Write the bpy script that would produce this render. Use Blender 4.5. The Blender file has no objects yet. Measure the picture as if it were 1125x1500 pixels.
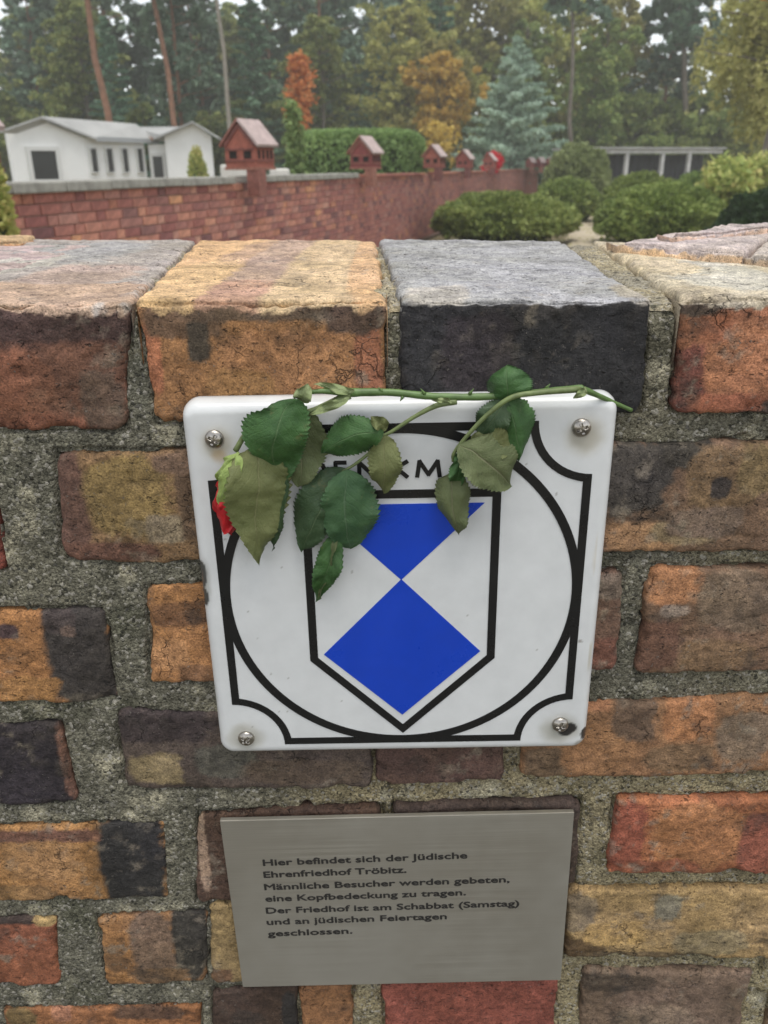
import bpy, bmesh, math, random
import numpy as np
from mathutils import Vector, Matrix
random.seed(7); RNG = np.random.default_rng(7)
S = bpy.context.scene
C = bpy.data.collections.new('scene'); S.collection.children.link(C)

# ------------------------------------------------------------------ camera, sky, sun, exposure
CAM_Z = 1.50; D = 0.42; F = 1192.0
_p, _r = math.radians(22.9), math.radians(0.405)
FW = np.array([0, math.cos(_p), -math.sin(_p)])
_r0 = np.array([1.0, 0, 0]); _u0 = np.array([0, math.sin(_p), math.cos(_p)])
RT = _r0*math.cos(_r) - _u0*math.sin(_r); UP = _u0*math.cos(_r) + _r0*math.sin(_r)
CAM = np.array([0, -D, CAM_Z])
cd = bpy.data.cameras.new('camera'); cam = bpy.data.objects.new('camera', cd); C.objects.link(cam)
cam.matrix_world = Matrix([[RT[0], UP[0], -FW[0], CAM[0]], [RT[1], UP[1], -FW[1], CAM[1]], [RT[2], UP[2], -FW[2], CAM[2]], [0, 0, 0, 1]])
cd.sensor_fit = 'VERTICAL'; cd.lens = 4.2; cd.sensor_height = 4.2*1500/F; cd.sensor_width = cd.sensor_height*.75
cd.clip_start = 0.01; cd.clip_end = 600
cd.dof.use_dof = True; cd.dof.focus_distance = 0.46; cd.dof.aperture_fstop = 2.2
S.camera = cam
w = bpy.data.worlds.new('World'); S.world = w; w.use_nodes = True
nt = w.node_tree; nt.nodes.clear()
sky = nt.nodes.new('ShaderNodeTexSky'); sky.sky_type = 'NISHITA'; sky.sun_disc = False
SUN_EL, SUN_AZ = math.radians(78), math.radians(150)     # azimuth measured from +Y towards +X
sky.sun_elevation = SUN_EL; sky.sun_rotation = SUN_AZ; sky.air_density = 1.0; sky.dust_density = 0.3; sky.ozone_density = 1.0
hs = nt.nodes.new('ShaderNodeHueSaturation'); hs.inputs['Saturation'].default_value = 0.22
bgd = nt.nodes.new('ShaderNodeBackground'); bgd.inputs['Strength'].default_value = 0.15
ow = nt.nodes.new('ShaderNodeOutputWorld')
nt.links.new(sky.outputs[0], hs.inputs['Color']); nt.links.new(hs.outputs[0], bgd.inputs[0]); nt.links.new(bgd.outputs[0], ow.inputs[0])
sd = bpy.data.lights.new('sun', 'SUN'); sd.energy = 1.5; sd.angle = math.radians(40); sd.color = (1, .96, .89)
sun = bpy.data.objects.new('sun', sd); C.objects.link(sun)
_sv = Vector((math.sin(SUN_AZ)*math.cos(SUN_EL), math.cos(SUN_AZ)*math.cos(SUN_EL), math.sin(SUN_EL)))
sun.rotation_euler = _sv.to_track_quat('Z', 'Y').to_euler()
S.view_settings.view_transform = 'Standard'; S.view_settings.look = 'None'
S.view_settings.gamma = 1; S.view_settings.use_curve_mapping = False
S.view_settings.exposure = 0.68
S.render.resolution_x = 768; S.render.resolution_y = 1024

# ------------------------------------------------------------------ measuring helpers
def ray(px, py): return RT*((px-562.5)/F) + UP*((750-py)/F) + FW
def on_y(px, py, y):
    d = ray(px, py); return CAM + d*((y-CAM[1])/d[1])
def on_z(px, py, z):
    d = ray(px, py); return CAM + d*((z-CAM[2])/d[2])
def lin(c):
    c = np.array(c, float)/255.0
    return np.where(c <= .04045, c/12.92, ((c+.055)/1.055)**2.4)
def _hash(ix, iy, iz, s):
    h = (ix*374761393 + iy*668265263 + iz*2147483647 + s*144665) & 0xffffffff
    h = ((h ^ (h >> 13))*1274126177) & 0xffffffff
    h = ((h ^ (h >> 15))*2246822519) & 0xffffffff
    return ((h ^ (h >> 16)) & 0xffffff)/float(0xffffff)
def vn(p, s=0):
    """smooth value noise, -1..1; p (...,3)"""
    i = np.floor(p).astype(np.int64); f = p-i; f = f*f*(3-2*f)
    r = 0
    for dx in (0, 1):
        wx = f[..., 0] if dx else 1-f[..., 0]
        for dy in (0, 1):
            wy = f[..., 1] if dy else 1-f[..., 1]
            for dz in (0, 1):
                wz = f[..., 2] if dz else 1-f[..., 2]
                r = r + wx*wy*wz*_hash(i[..., 0]+dx, i[..., 1]+dy, i[..., 2]+dz, s)
    return r*2-1
def fbm(p, o=4, s=0, g=.5):
    a, t, r = 1., 0., 0
    for k in range(o):
        r = r + a*vn(p*(2.03**k)+17.3*k, s+k); t += a; a *= g
    return r/t
def sstep(a, b, x):
    t = np.clip((x-a)/(b-a), 0, 1); return t*t*(3-2*t)

# ------------------------------------------------------------------ object helpers
def link(o, parent=None):
    C.objects.link(o)
    if parent: o.parent = parent
    return o
def tag(o, label=None, cat=None, group=None, kind=None):
    if label: o['label'] = label
    if cat: o['category'] = cat
    if group: o['group'] = group
    if kind: o['kind'] = kind
    return o
def thing(name, label, cat, loc=(0, 0, 0), rz=0, group=None):
    o = bpy.data.objects.new(name, None); o.empty_display_size = .05; o.location = loc; o.rotation_euler = (0, 0, rz)
    link(o); return tag(o, label, cat, group)
def mesh_np(name, V, Fc, m, smooth=True, cols=None, uv=None):
    """V (n,3), Fc (k,3|4) int"""
    V = np.asarray(V, np.float32); Fc = np.asarray(Fc, np.int32)
    me = bpy.data.meshes.new(name); n, k = Fc.shape
    me.vertices.add(len(V)); me.vertices.foreach_set('co', V.ravel())
    me.loops.add(n*k); me.loops.foreach_set('vertex_index', Fc.ravel())
    me.polygons.add(n); me.polygons.foreach_set('loop_start', np.arange(0, n*k, k, dtype=np.int32))
    me.polygons.foreach_set('use_smooth', np.full(n, smooth))
    me.update(calc_edges=True)
    if cols is not None:
        a = me.color_attributes.new('Col', 'FLOAT_COLOR', 'POINT')
        cc = np.ones((len(V), 4), np.float32); cc[:, :3] = cols; a.data.foreach_set('color', cc.ravel())
    if uv is not None:
        u = me.uv_layers.new(name='UVMap'); u.data.foreach_set('uv', np.asarray(uv, np.float32)[Fc.ravel()].ravel())
    if m: me.materials.append(m)
    return me
def obj_me(name, me, parent=None): return link(bpy.data.objects.new(name, me), parent)
def grid_faces(nu, nv):
    i = np.arange(nu-1)[:, None]*nv + np.arange(nv-1)[None, :]
    return np.stack([i, i+nv, i+nv+1, i+1], -1).reshape(-1, 4)
def bm_obj(name, bm, m, parent=None, smooth=False):
    me = bpy.data.meshes.new(name); bmesh.ops.recalc_face_normals(bm, faces=bm.faces); bm.to_mesh(me); bm.free()
    for p in me.polygons: p.use_smooth = smooth
    me.materials.append(m); return obj_me(name, me, parent)
def add_box(bm, c, s, rz=0, bev=0, mat=None):
    M = Matrix.Translation(c) @ Matrix.Rotation(rz, 4, 'Z') @ (mat or Matrix.Identity(4)) @ Matrix.Diagonal((*s, 1))
    r = bmesh.ops.create_cube(bm, size=1, matrix=M)
    if bev:
        es = list({e for v in r['verts'] for e in v.link_edges})
        bmesh.ops.bevel(bm, geom=es, offset=bev, segments=2, profile=.6, affect='EDGES')
def add_prism(bm, pts, off):
    """closed polygon (3D points) extruded by off"""
    a = [bm.verts.new(p) for p in pts]; b = [bm.verts.new(Vector(p)+Vector(off)) for p in pts]
    bm.faces.new(a); bm.faces.new(b[::-1]); n = len(a)
    for i in range(n): bm.faces.new((a[i], a[(i+1) % n], b[(i+1) % n], b[i]))
def tube_np(P, R, k=10):
    P = np.asarray(P, float); R = np.asarray(R, float); n = len(P); T = np.gradient(P, axis=0)
    T /= np.linalg.norm(T, axis=1)[:, None]+1e-9
    up = np.array([0, 0, 1.]) if abs(T[0][2]) < .9 else np.array([0, 1., 0]); V = []
    for i in range(n):
        a = np.cross(T[i], up); a /= np.linalg.norm(a)+1e-9; b = np.cross(a, T[i]); up = b
        th = np.linspace(0, 2*math.pi, k, endpoint=False)
        V.append(P[i]+R[i]*(np.cos(th)[:, None]*a+np.sin(th)[:, None]*b))
    V = np.concatenate(V); Fc = []
    for i in range(n-1):
        for j in range(k):
            Fc.append((i*k+j, i*k+(j+1) % k, (i+1)*k+(j+1) % k, (i+1)*k+j))
    V = np.vstack([V, P[0], P[-1]]); m = len(V)
    for j in range(k):
        Fc.append((m-2, (j+1) % k, j, j)); Fc.append((m-1, (n-1)*k+j, (n-1)*k+(j+1) % k, (n-1)*k+(j+1) % k))
    return V, Fc
def spline(pts, n=24):
    p = np.asarray(pts, float); p = np.vstack([2*p[0]-p[1], p, 2*p[-1]-p[-2]]); out = []
    m = len(p)-3
    for q in np.linspace(0, m-1e-6, n):
        i = int(q); t = q-i; a, b, c, d = p[i:i+4]
        out.append(.5*((2*b)+(-a+c)*t+(2*a-5*b+4*c-d)*t*t+(-a+3*b-3*c+d)*t**3))
    return np.array(out)
def tube_obj(name, pts, r, m, parent=None, n=24, k=10, wob=0):
    P = spline(pts, n); R = np.interp(np.linspace(0, 1, n), np.linspace(0, 1, len(r)), r)
    if wob: R = R*(1+wob*np.sin(np.arange(n)*1.7))
    V, Fc = tube_np(P, R, k); bm = bmesh.new(); vs = [bm.verts.new(v) for v in V]
    for f in Fc:
        ids = []; [ids.append(i) for i in f if i not in ids]
        bm.faces.new([vs[i] for i in ids])
    return bm_obj(name, bm, m, parent, True)

# ------------------------------------------------------------------ materials
def nodes(name):
    m = bpy.data.materials.new(name); m.use_nodes = True; n = m.node_tree; b = n.nodes['Principled BSDF']; return m, n, b
class N:
    def __init__(s, nt): s.t = nt
    def new(s, ty, **k):
        n = s.t.nodes.new(ty)
        for a, v in k.items():
            if a in ('inp',):
                for i, x in v.items():
                    if hasattr(x, 'is_output') and x.is_output: s.t.links.new(x, n.inputs[i])
                    else: n.inputs[i].default_value = x
            else: setattr(n, a, v)
        return n
    def noise(s, vec, scale, detail=3, rough=.5, dist=0):
        n = s.new('ShaderNodeTexNoise', inp={'Scale': scale, 'Detail': detail, 'Roughness': rough, 'Distortion': dist})
        if vec is not None: s.t.links.new(vec, n.inputs['Vector'])
        return n.outputs['Fac']
    def ramp(s, x, a, b, lo=0., hi=1.):
        return s.new('ShaderNodeMapRange', inp={0: x, 1: a, 2: b, 3: lo, 4: hi}).outputs[0]
    def math(s, op, a, b=0.): return s.new('ShaderNodeMath', operation=op, inp={0: a, 1: b}).outputs[0]
    def mix(s, f, a, b, bt='MIX'):
        n = s.new('ShaderNodeMix', data_type='RGBA', blend_type=bt)
        for i, x in ((0, f), (6, a), (7, b)):
            if hasattr(x, 'is_output'): s.t.links.new(x, n.inputs[i])
            else: n.inputs[i].default_value = x if i == 0 else (tuple(x)+(1,))[:4]
        return n.outputs[2]
    def bump(s, h, st, dist, nrm=None):
        n = s.new('ShaderNodeBump', inp={'Strength': st, 'Distance': dist, 'Height': h})
        if nrm is not None: s.t.links.new(nrm, n.inputs['Normal'])
        return n.outputs[0]
def simple(name, col, rough=.7, nscale=0, var=.3, metal=0, bump=0, bdist=.01, spec=.5):
    m, t, b = nodes(name); q = N(t)
    b.inputs['Roughness'].default_value = rough; b.inputs['Metallic'].default_value = metal
    b.inputs['Specular IOR Level'].default_value = spec
    if nscale:
        co = q.new('ShaderNodeTexCoord').outputs['Object']
        f = q.noise(co, nscale, 5, .6)
        c = q.mix(q.ramp(f, .3, .7), tuple(x*(1-var) for x in col), tuple(min(1, x*(1+var)) for x in col))
        t.links.new(c, b.inputs['Base Color'])
        if bump: t.links.new(q.bump(f, bump, bdist), b.inputs['Normal'])
    else: b.inputs['Base Color'].default_value = (*col, 1)
    return m

def brick_mat():
    m, t, b = nodes('weathered_brick'); q = N(t)
    co = q.new('ShaderNodeTexCoord').outputs['Object']
    col = q.new('ShaderNodeVertexColor', layer_name='Col').outputs[0]
    fine = q.noise(co, 900, 4, .7); mid = q.noise(co, 160, 5, .65); big = q.noise(co, 38, 4, .6)
    c = q.mix(1., col, q.new('ShaderNodeCombineColor', inp={0: q.ramp(mid, .25, .75, .62, 1.38), 1: q.ramp(mid, .25, .75, .62, 1.36), 2: q.ramp(mid, .25, .75, .66, 1.30)}).outputs[0], 'MULTIPLY')
    g = q.ramp(fine, .28, .72, .42, 1.62)
    c = q.mix(1., c, q.new('ShaderNodeCombineColor', inp={0: g, 1: g, 2: g}).outputs[0], 'MULTIPLY')
    # pores and small cavities
    st = q.new('ShaderNodeMapping', inp={'Vector': co, 'Scale': (1, 1, 2.2)}).outputs[0]
    po = q.noise(st, 260, 3, .6, .8); pm = q.ramp(po, .62, .68)
    pm = q.math('MULTIPLY', pm, q.ramp(big, .38, .55))
    c = q.mix(q.math('MULTIPLY', pm, .75), c, (.012, .009, .007))
    # hairline cracks, warped cells, only in patches
    wv = q.new('ShaderNodeVectorMath', operation='ADD', inp={0: co}).outputs[0]
    wn = q.new('ShaderNodeTexNoise', inp={'Vector': co, 'Scale': 70., 'Detail': 4.}).outputs['Color']
    sc = q.new('ShaderNodeVectorMath', operation='SCALE', inp={0: wn, 'Scale': .028}).outputs[0]
    wv = q.new('ShaderNodeVectorMath', operation='ADD', inp={0: co, 1: sc}).outputs[0]
    vo = q.new('ShaderNodeTexVoronoi', feature='DISTANCE_TO_EDGE', inp={'Vector': wv, 'Scale': 42.}).outputs['Distance']
    ck = q.math('MULTIPLY', q.ramp(vo, .0, .022, 1., 0.), q.ramp(q.noise(co, 26, 3), .56, .66))
    c = q.mix(q.math('MULTIPLY', ck, .5), c, (.015, .011, .009))
    # salt and lime specks
    sp = q.noise(co, 520, 5, .75); sm = q.math('MULTIPLY', q.ramp(sp, .60, .66), q.ramp(q.noise(co, 55, 4, .7), .46, .62))
    c = q.mix(q.math('MULTIPLY', sm, .75), c, (.42, .38, .33))
    t.links.new(c, b.inputs['Base Color'])
    b.inputs['Roughness'].default_value = .8; b.inputs['Specular IOR Level'].default_value = .35
    h = q.math('ADD', q.math('MULTIPLY', fine, .5), mid)
    h = q.math('SUBTRACT', h, q.math('ADD', q.math('MULTIPLY', pm, 1.2), ck))
    h = q.math('ADD', h, q.math('MULTIPLY', sm, .3))
    t.links.new(q.bump(h, 1., .0015), b.inputs['Normal'])
    return m
def mortar_mat():
    m, t, b = nodes('sandy_mortar'); q = N(t)
    co = q.new('ShaderNodeTexCoord').outputs['Object']
    col = q.new('ShaderNodeVertexColor', layer_name='Col').outputs[0]
    wn = q.new('ShaderNodeTexNoise', inp={'Vector': co, 'Scale': 500., 'Detail': 2.}).outputs['Color']
    wv = q.new('ShaderNodeVectorMath', operation='ADD', inp={0: co, 1: q.new('ShaderNodeVectorMath', operation='SCALE', inp={0: wn, 'Scale': .0016}).outputs[0]}).outputs[0]
    v1 = q.new('ShaderNodeTexVoronoi', inp={'Vector': wv, 'Scale': 1050.})
    v2 = q.new('ShaderNodeTexVoronoi', inp={'Vector': wv, 'Scale': 560.})
    sep = q.new('ShaderNodeSeparateColor', inp={0: v1.outputs['Color']}).outputs
    g = q.ramp(sep[0], 0, 1, .5, 1.45)
    c = q.mix(1., col, q.new('ShaderNodeCombineColor', inp={0: g, 1: g, 2: q.math('MULTIPLY', g, .97)}).outputs[0], 'MULTIPLY')
    s2 = q.new('ShaderNodeSeparateColor', inp={0: v2.outputs['Color']}).outputs
    c = q.mix(q.ramp(s2[0], .86, .9, 0, .75), c, (.45, .42, .36))
    c = q.mix(q.ramp(s2[1], .88, .92, 0, .7), c, (.03, .03, .026))
    n = q.noise(co, 60, 5, .7)
    k = q.ramp(n, .3, .7, .6, 1.35)
    c = q.mix(1., c, q.new('ShaderNodeCombineColor', inp={0: k, 1: k, 2: k}).outputs[0], 'MULTIPLY')
    t.links.new(c, b.inputs['Base Color']); b.inputs['Roughness'].default_value = .95; b.inputs['Specular IOR Level'].default_value = .2
    h = q.math('ADD', q.math('MULTIPLY', q.ramp(v1.outputs['Distance'], 0, .8, 1, 0), .5), q.ramp(v2.outputs['Distance'], 0, .8, 1, 0))
    h = q.math('ADD', h, q.noise(co, 1500, 2))
    t.links.new(q.bump(h, 1., .0012), b.inputs['Normal'])
    return m
M_BRICK, M_MORTAR = brick_mat(), mortar_mat()

# ------------------------------------------------------------------ the near wall
KF, KT = .78, 1.34
def bc(c, d=.14): c = np.array(c, float); l = c@[.3, .59, .11]; return lin(l+(c-l)*(1-d))
KF, KT = .78, 1.34        # measured light on the front and on the top, to turn picture colours into base colours
ZT = CAM_Z-.0612          # top of the wall
wall = thing('brick_wall', 'low weathered brick wall in the foreground carrying the enamel sign', 'wall', (0, 0, 0))
def zone(px, py, rx, ry, c, top=False):
    g = (lambda a, b: on_z(a, b, ZT)) if top else (lambda a, b: on_y(a, b, 0))
    c0 = g(px, py); ax = np.linalg.norm(g(px+rx, py)-c0); ay = np.linalg.norm(g(px, py-ry)-c0)
    return c0, ax, ay, bc(c, .2 if top else .18)/(KT if top else KF), top
def paint(P, base, zones, seed, top):
    col = np.tile(np.asarray(base), (len(P), 1)).astype(float)
    warp = np.stack([fbm(P*90, 4, seed+31), fbm(P*90, 4, seed+57)], -1)*.55 + np.stack([fbm(P*350, 2, seed+11), fbm(P*350, 2, seed+12)], -1)*.34
    for c0, ax, ay, c, tp in zones:
        if tp != top: continue
        dx = (P[:, 0]-c0[0])/ax; dz = (P[:, 1]-c0[1])/ay if tp else (P[:, 2]-c0[2])/ay
        d = np.maximum(np.abs(dx+warp[:, 0]*.3), np.abs(dz+warp[:, 1]*.3))*.55 + np.hypot(dx, dz)*.45 + warp[:, 0]*.36
        wgt = (1-sstep(.82, 1.04, d))[:, None]
        col = col*(1-wgt)+c*wgt
    n = fbm(P*55, 5, seed+3, .62); n2 = fbm(P*26, 3, seed+5); n3 = fbm(P*210, 3, seed+6, .7)
    col = col*np.clip(1+.50*n+.2*n2+.34*n3, .25, 2)[:, None]
    lime = sstep(.16, .42, fbm(P*105, 4, seed+14, .68))*sstep(-.15, .35, fbm(P*17, 3, seed+15))*(.5 if top else .62)
    soot = sstep(.14, .40, fbm(P*62, 4, seed+16, .62))*sstep(-.1, .4, fbm(P*20, 2, seed+17))*(.25 if top else .6)
    col = col*(1-soot[:, None])+np.array([.05, .042, .036])*soot[:, None]*(3 if top else 1)
    col = col*(1-lime[:, None])+(np.array([.33, .29, .24]) if top else np.array([.25, .21, .16]))*lime[:, None]
    col[:, 2] *= 1+.1*n2
    return np.clip(col, .006, .9)
def brick(FB, BK, fcol, tcol=None, zones=(), seed=0, sp=.0013, rad=.0035, amp=1., yoff=0., name='brick', parent=None, wear=.0035, Rc=.006):
    """FB: front corners BL, BR, TR, TL (3D).  BK: back-top L, R (3D) or None.  Rounded, chipped block with open back."""
    BL, BR, TR, TL = [np.array(v, float) for v in FB]
    W = (np.linalg.norm(BR-BL)+np.linalg.norm(TR-TL))/2; H = (np.linalg.norm(TL-BL)+np.linalg.norm(TR-BR))/2
    def axis(L, s=sp):
        n = max(4, int(L/s)); a = np.linspace(0, L, n); e = np.array([.0004, .0011])
        return np.unique(np.concatenate([a, e, L-e])) if L > .01 else a
    su = axis(W)/W; tv = axis(H)/H
    if BK is not None:
        Dp = (np.linalg.norm(BK[0]-TL)+np.linalg.norm(BK[1]-TR))/2
        tv = np.concatenate([tv[:-1], 1+axis(Dp, sp*1.25)/Dp]); 
    U, T = np.meshgrid(su, tv, indexing='ij'); u = U[..., None]; t = np.clip(T, 0, 1)[..., None]
    P = (BL*(1-u)+BR*u)*(1-t)+(TL*(1-u)+TR*u)*t
    isT = T > 1
    if BK is not None:
        t2 = np.clip(T-1, 0, 1)[..., None]
        P2 = (TL*(1-u)+TR*u)*(1-t2)+(np.array(BK[0])*(1-u)+np.array(BK[1])*u)*t2
        P = np.where(isT[..., None], P2, P)
    uw = (BR-BL)/np.linalg.norm(BR-BL); uh = (TL-BL)/np.linalg.norm(TL-BL)
    # distances in metres to the borders
    a = U*W; bb = (1-U)*W; lo = np.clip(T, 0, 1)*H
    if BK is None: hi = (1-T)*H; dtop = hi
    else:
        hi = np.where(isT, (2-T)*Dp, 9.); lo = np.where(isT, 9., lo)
    sh = P.shape[:2]; Q = P.reshape(-1, 3)
    # round the outline corners on the front
    def corner(sx, sy, dx, dy):
        nonlocal P
        R = Rc*(1+.6*vn(np.array([[seed*3.1, dx*5.7, dy*2.3]]))[0])
        aa = np.maximum(R-sx, 0); b2 = np.maximum(R-sy, 0); l = np.hypot(aa, b2); mx = np.maximum(aa, b2)
        f = np.where(l > 1e-9, mx/np.maximum(l, 1e-9), 1)
        ok = (~isT)
        P = P + np.where(ok, aa*(1-f), 0)[..., None]*(uw*dx) + np.where(ok, b2*(1-f), 0)[..., None]*(uh*dy)
    corner(a, lo, 1, 1); corner(bb, lo, -1, 1)
    if BK is None: corner(a, hi, 1, -1); corner(bb, hi, -1, -1)
    # ragged outline
    sd_ = seed*7
    e1 = fbm(Q*45, 3, sd_).reshape(sh); e2 = fbm(Q*45+9, 3, sd_+1).reshape(sh); e3 = fbm(Q*240, 2, sd_+2).reshape(sh)
    P = P + (amp*(.0024*e1+.0008*e3))[..., None]*uw + (np.where(isT, 0, amp*(.0018*e2+.0008*e3)))[..., None]*uh
    # edges fall away (rounding with chips)
    chip = np.clip(fbm(Q*70, 3, sd_+6).reshape(sh)*2.2-.25, 0, 1)*.006*amp
    r = rad*(1+.5*e2)+chip
    def fall(d): x = np.clip(1-d/r, 0, 1); return r*(1-np.sqrt(np.maximum(1-x*x, 0)))
    d_side = np.minimum(a, bb); fr = fall(np.minimum(d_side, lo)) if BK is not None else fall(np.minimum(np.minimum(d_side, lo), hi))
    tp = fall(np.minimum(d_side, hi))
    rel = (.0009*fbm(Q*60, 4, sd_+3)+.0007*fbm(Q*240, 3, sd_+4, .7)+.0010*vn(Q*18, sd_+5)).reshape(sh)*amp
    rel = rel - (.0011*np.clip(fbm(Q*170, 3, sd_+8)-.38, 0, 1)*4).reshape(sh)*amp
    if BK is None:
        P[..., 1] += fr - rel + yoff
    else:
        dc = np.where(isT, (T-1)*Dp, (1-T)*H); rc = r*1.1+.0012
        x = np.clip(1-dc/rc, 0, 1); k = rc*(1-np.sqrt(np.maximum(1-x*x, 0)))*.62
        yy = np.where(isT, 0, 1.); 
        P[..., 1] += np.where(isT, 0, fr-rel) + k + yoff*np.where(isT, 1-np.clip((T-1), 0, 1), 1)
        P[..., 2] -= np.where(isT, tp-rel*1.3, 0) + k
        P[..., 2] += np.where(isT, .0016*fbm(Q*28, 3, sd_+9).reshape(sh)*np.clip((T-1)*Dp/.006, 0, 1), 0)
    Pf = P.reshape(-1, 3)
    base = bc(fcol)/KF
    colF = paint(Pf, base, zones, seed, False)
    if BK is not None:
        colT = paint(Pf, bc(tcol, .15)/KT, zones, seed+91, True)
        dd = np.where(isT, -1., (1-T)*H).ravel()
        rag = wear*(1+1.6*fbm(Pf*90, 4, sd_+21)+.5*fbm(Pf*300, 2, sd_+22))
        wt = (1-sstep(-.0004, .0006, dd-rag))[:, None]
        wt = np.where(isT.ravel()[:, None], 1, wt)
        col = colF*(1-wt)+colT*wt
    else: col = colF
    # skirt takes the front colour, darkened towards its inner edge
    # skirt going back
    nu, nv = sh; Fc = grid_faces(nu, nv); idx = np.arange(nu*nv).reshape(nu, nv)
    ring = np.concatenate([idx[:, 0], idx[-1, 1:], idx[::-1, -1][1:], idx[0, ::-1][1:-1]])
    back = Pf[ring].copy(); tt = isT.ravel()[ring]
    back[~tt, 1] += .03; back[tt, 2] -= .03
    n0 = len(Pf); Pf = np.vstack([Pf, back]); col = np.vstack([col, colF[ring]*.75]); m = len(ring); j = np.arange(m)
    Fs = np.stack([ring, ring[(j+1) % m], n0+(j+1) % m, n0+j], -1)[:, ::-1]
    Fc = np.vstack([Fc, Fs])
    me = mesh_np(name, Pf, Fc, M_BRICK, True, col)
    return obj_me(name, me, parent or wall)

O1, O2, BRN, DK, BLK = (156, 104, 62), (176, 118, 70), (112, 82, 62), (72, 62, 58), (48, 46, 48)
# px quads: TL, TR, BR, BL
front_bricks = []   # remembered for the mortar
def fb(TLp, TRp, BRp, BLp, col, zones=(), **k):
    q = [on_y(*p, 0) for p in (BLp, BRp, TRp, TLp)]
    front_bricks.append(np.array([[v[0], v[2]] for v in q]))
    return brick(q, None, col, zones=[zone(*z) for z in zones], seed=len(front_bricks), **k)
top_quads = []
def tb(TLp, TRp, BRp, BLp, KL, KR, col, tcol, zones=(), dz=0, **k):
    q = [on_y(*p, 0) for p in (BLp, BRp, TRp, TLp)]
    q[2][2] = q[3][2] = ZT+dz
    bk = [on_z(*KL, ZT+dz), on_z(*KR, ZT+dz)]
    front_bricks.append(np.array([[v[0], v[2]] for v in q])); top_quads.append(np.array([[q[3][0], q[3][1]], [q[2][0], q[2][1]], bk[1][:2], bk[0][:2]]))
    return brick(q, bk, col, tcol, [zone(*z) for z in zones], seed=50+len(front_bricks), **k)
# --- top course
tb((-95, 442), (190, 444), (184, 632), (-90, 630), (60-140, 349), (284, 351), (92, 62, 50), (188, 176, 166),
   [(40, 600, 150, 60, (128, 78, 58)), (120, 560, 90, 60, (112, 74, 56)), (60, 470, 190, 34, (74, 54, 48)), (20, 560, 60, 50, (124, 78, 56)), (150, 590, 34, 50, (96, 74, 60)), (-10, 560, 50, 50, (124, 76, 54)),
    (70, 428, 160, 16, (206, 170, 140), True), (120, 400, 80, 14, (196, 168, 150), True), (100, 368, 110, 14, (176, 172, 166), True), (20, 385, 60, 12, (206, 198, 182), True)], wear=.005)
tb((198, 447), (566, 440), (567, 618), (226, 622), (292, 351), (549, 351), (146, 102, 62), (234, 186, 132),
   [(222, 520, 16, 60, (168, 102, 66)), (270, 470, 70, 30, (104, 78, 56)), (290, 500, 18, 34, (70, 60, 48)), (430, 540, 120, 60, (158, 108, 68)), (540, 520, 22, 70, (150, 92, 64)), (400, 458, 150, 14, (94, 74, 56)), (520, 465, 50, 26, (84, 64, 52)), (355, 575, 60, 40, (150, 106, 62)),
    (350, 400, 70, 50, (216, 172, 134), True), (400, 385, 42, 60, (204, 168, 142), True), (345, 430, 60, 22, (214, 162, 130), True), (470, 400, 60, 60, (232, 196, 146), True), (260, 420, 60, 40, (238, 192, 132), True), (535, 380, 20, 30, (240, 188, 132), True)], wear=.004)
tb((588, 431), (954, 428), (941, 606), (588, 606), (557, 351), (822, 354), (42, 41, 42), (176, 175, 173),
   [(700, 520, 60, 70, (48, 42, 44)), (760, 400, 120, 40, (182, 181, 180), True), (640, 430, 50, 10, (200, 192, 180), True), (930, 426, 30, 10, (196, 184, 162), True)], wear=.0018)
tb((1003, 430), (1225, 412), (1210, 606), (988, 604), (868, 350), (1225, 372), (142, 90, 62), (222, 206, 174),
   [(1010, 560, 30, 60, (116, 66, 54)), (1030, 445, 40, 22, (88, 72, 60)), (1090, 520, 60, 60, (154, 98, 64)), (1050, 480, 30, 24, (150, 90, 60)), (1110, 600, 40, 14, (70, 58, 50)), (1060, 590, 60, 14, (146, 84, 58)),
    (1040, 400, 80, 20, (214, 206, 184), True), (920, 375, 60, 20, (228, 206, 164), True), (1000, 428, 60, 8, (202, 184, 150), True)], wear=.003)
# raised bricks of the back row, top right
def raised(a, b, c, d, h, tcol, fcol, sd):
    P4 = [on_z(*p, ZT+h) for p in (a, b, c, d)]            # front L, front R, back R, back L
    lowL, lowR = P4[0]-[0, 0, h+.012], P4[1]-[0, 0, h+.012]
    top_quads.append(np.array([p[:2] for p in P4]))
    return brick([lowL, lowR, P4[1], P4[0]], [P4[3], P4[2]], fcol, tcol, seed=sd, wear=.003, sp=.0018)
raised((908, 354), (1092, 369), (1150, 328), (990, 340), .008, (214, 196, 188), (196, 164, 128), 201)
raised((1098, 372), (1230, 384), (1280, 345), (1135, 343), .007, (206, 192, 176), (170, 146, 118), 202)
raised((985, 344), (1128, 330), (1180, 322), (1075, 326), .014, (214, 196, 192), (190, 160, 140), 203)
raised((-150, 356), (26, 352), (52, 344), (-100, 345), .004, (214, 176, 128), (170, 120, 80), 204)
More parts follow.
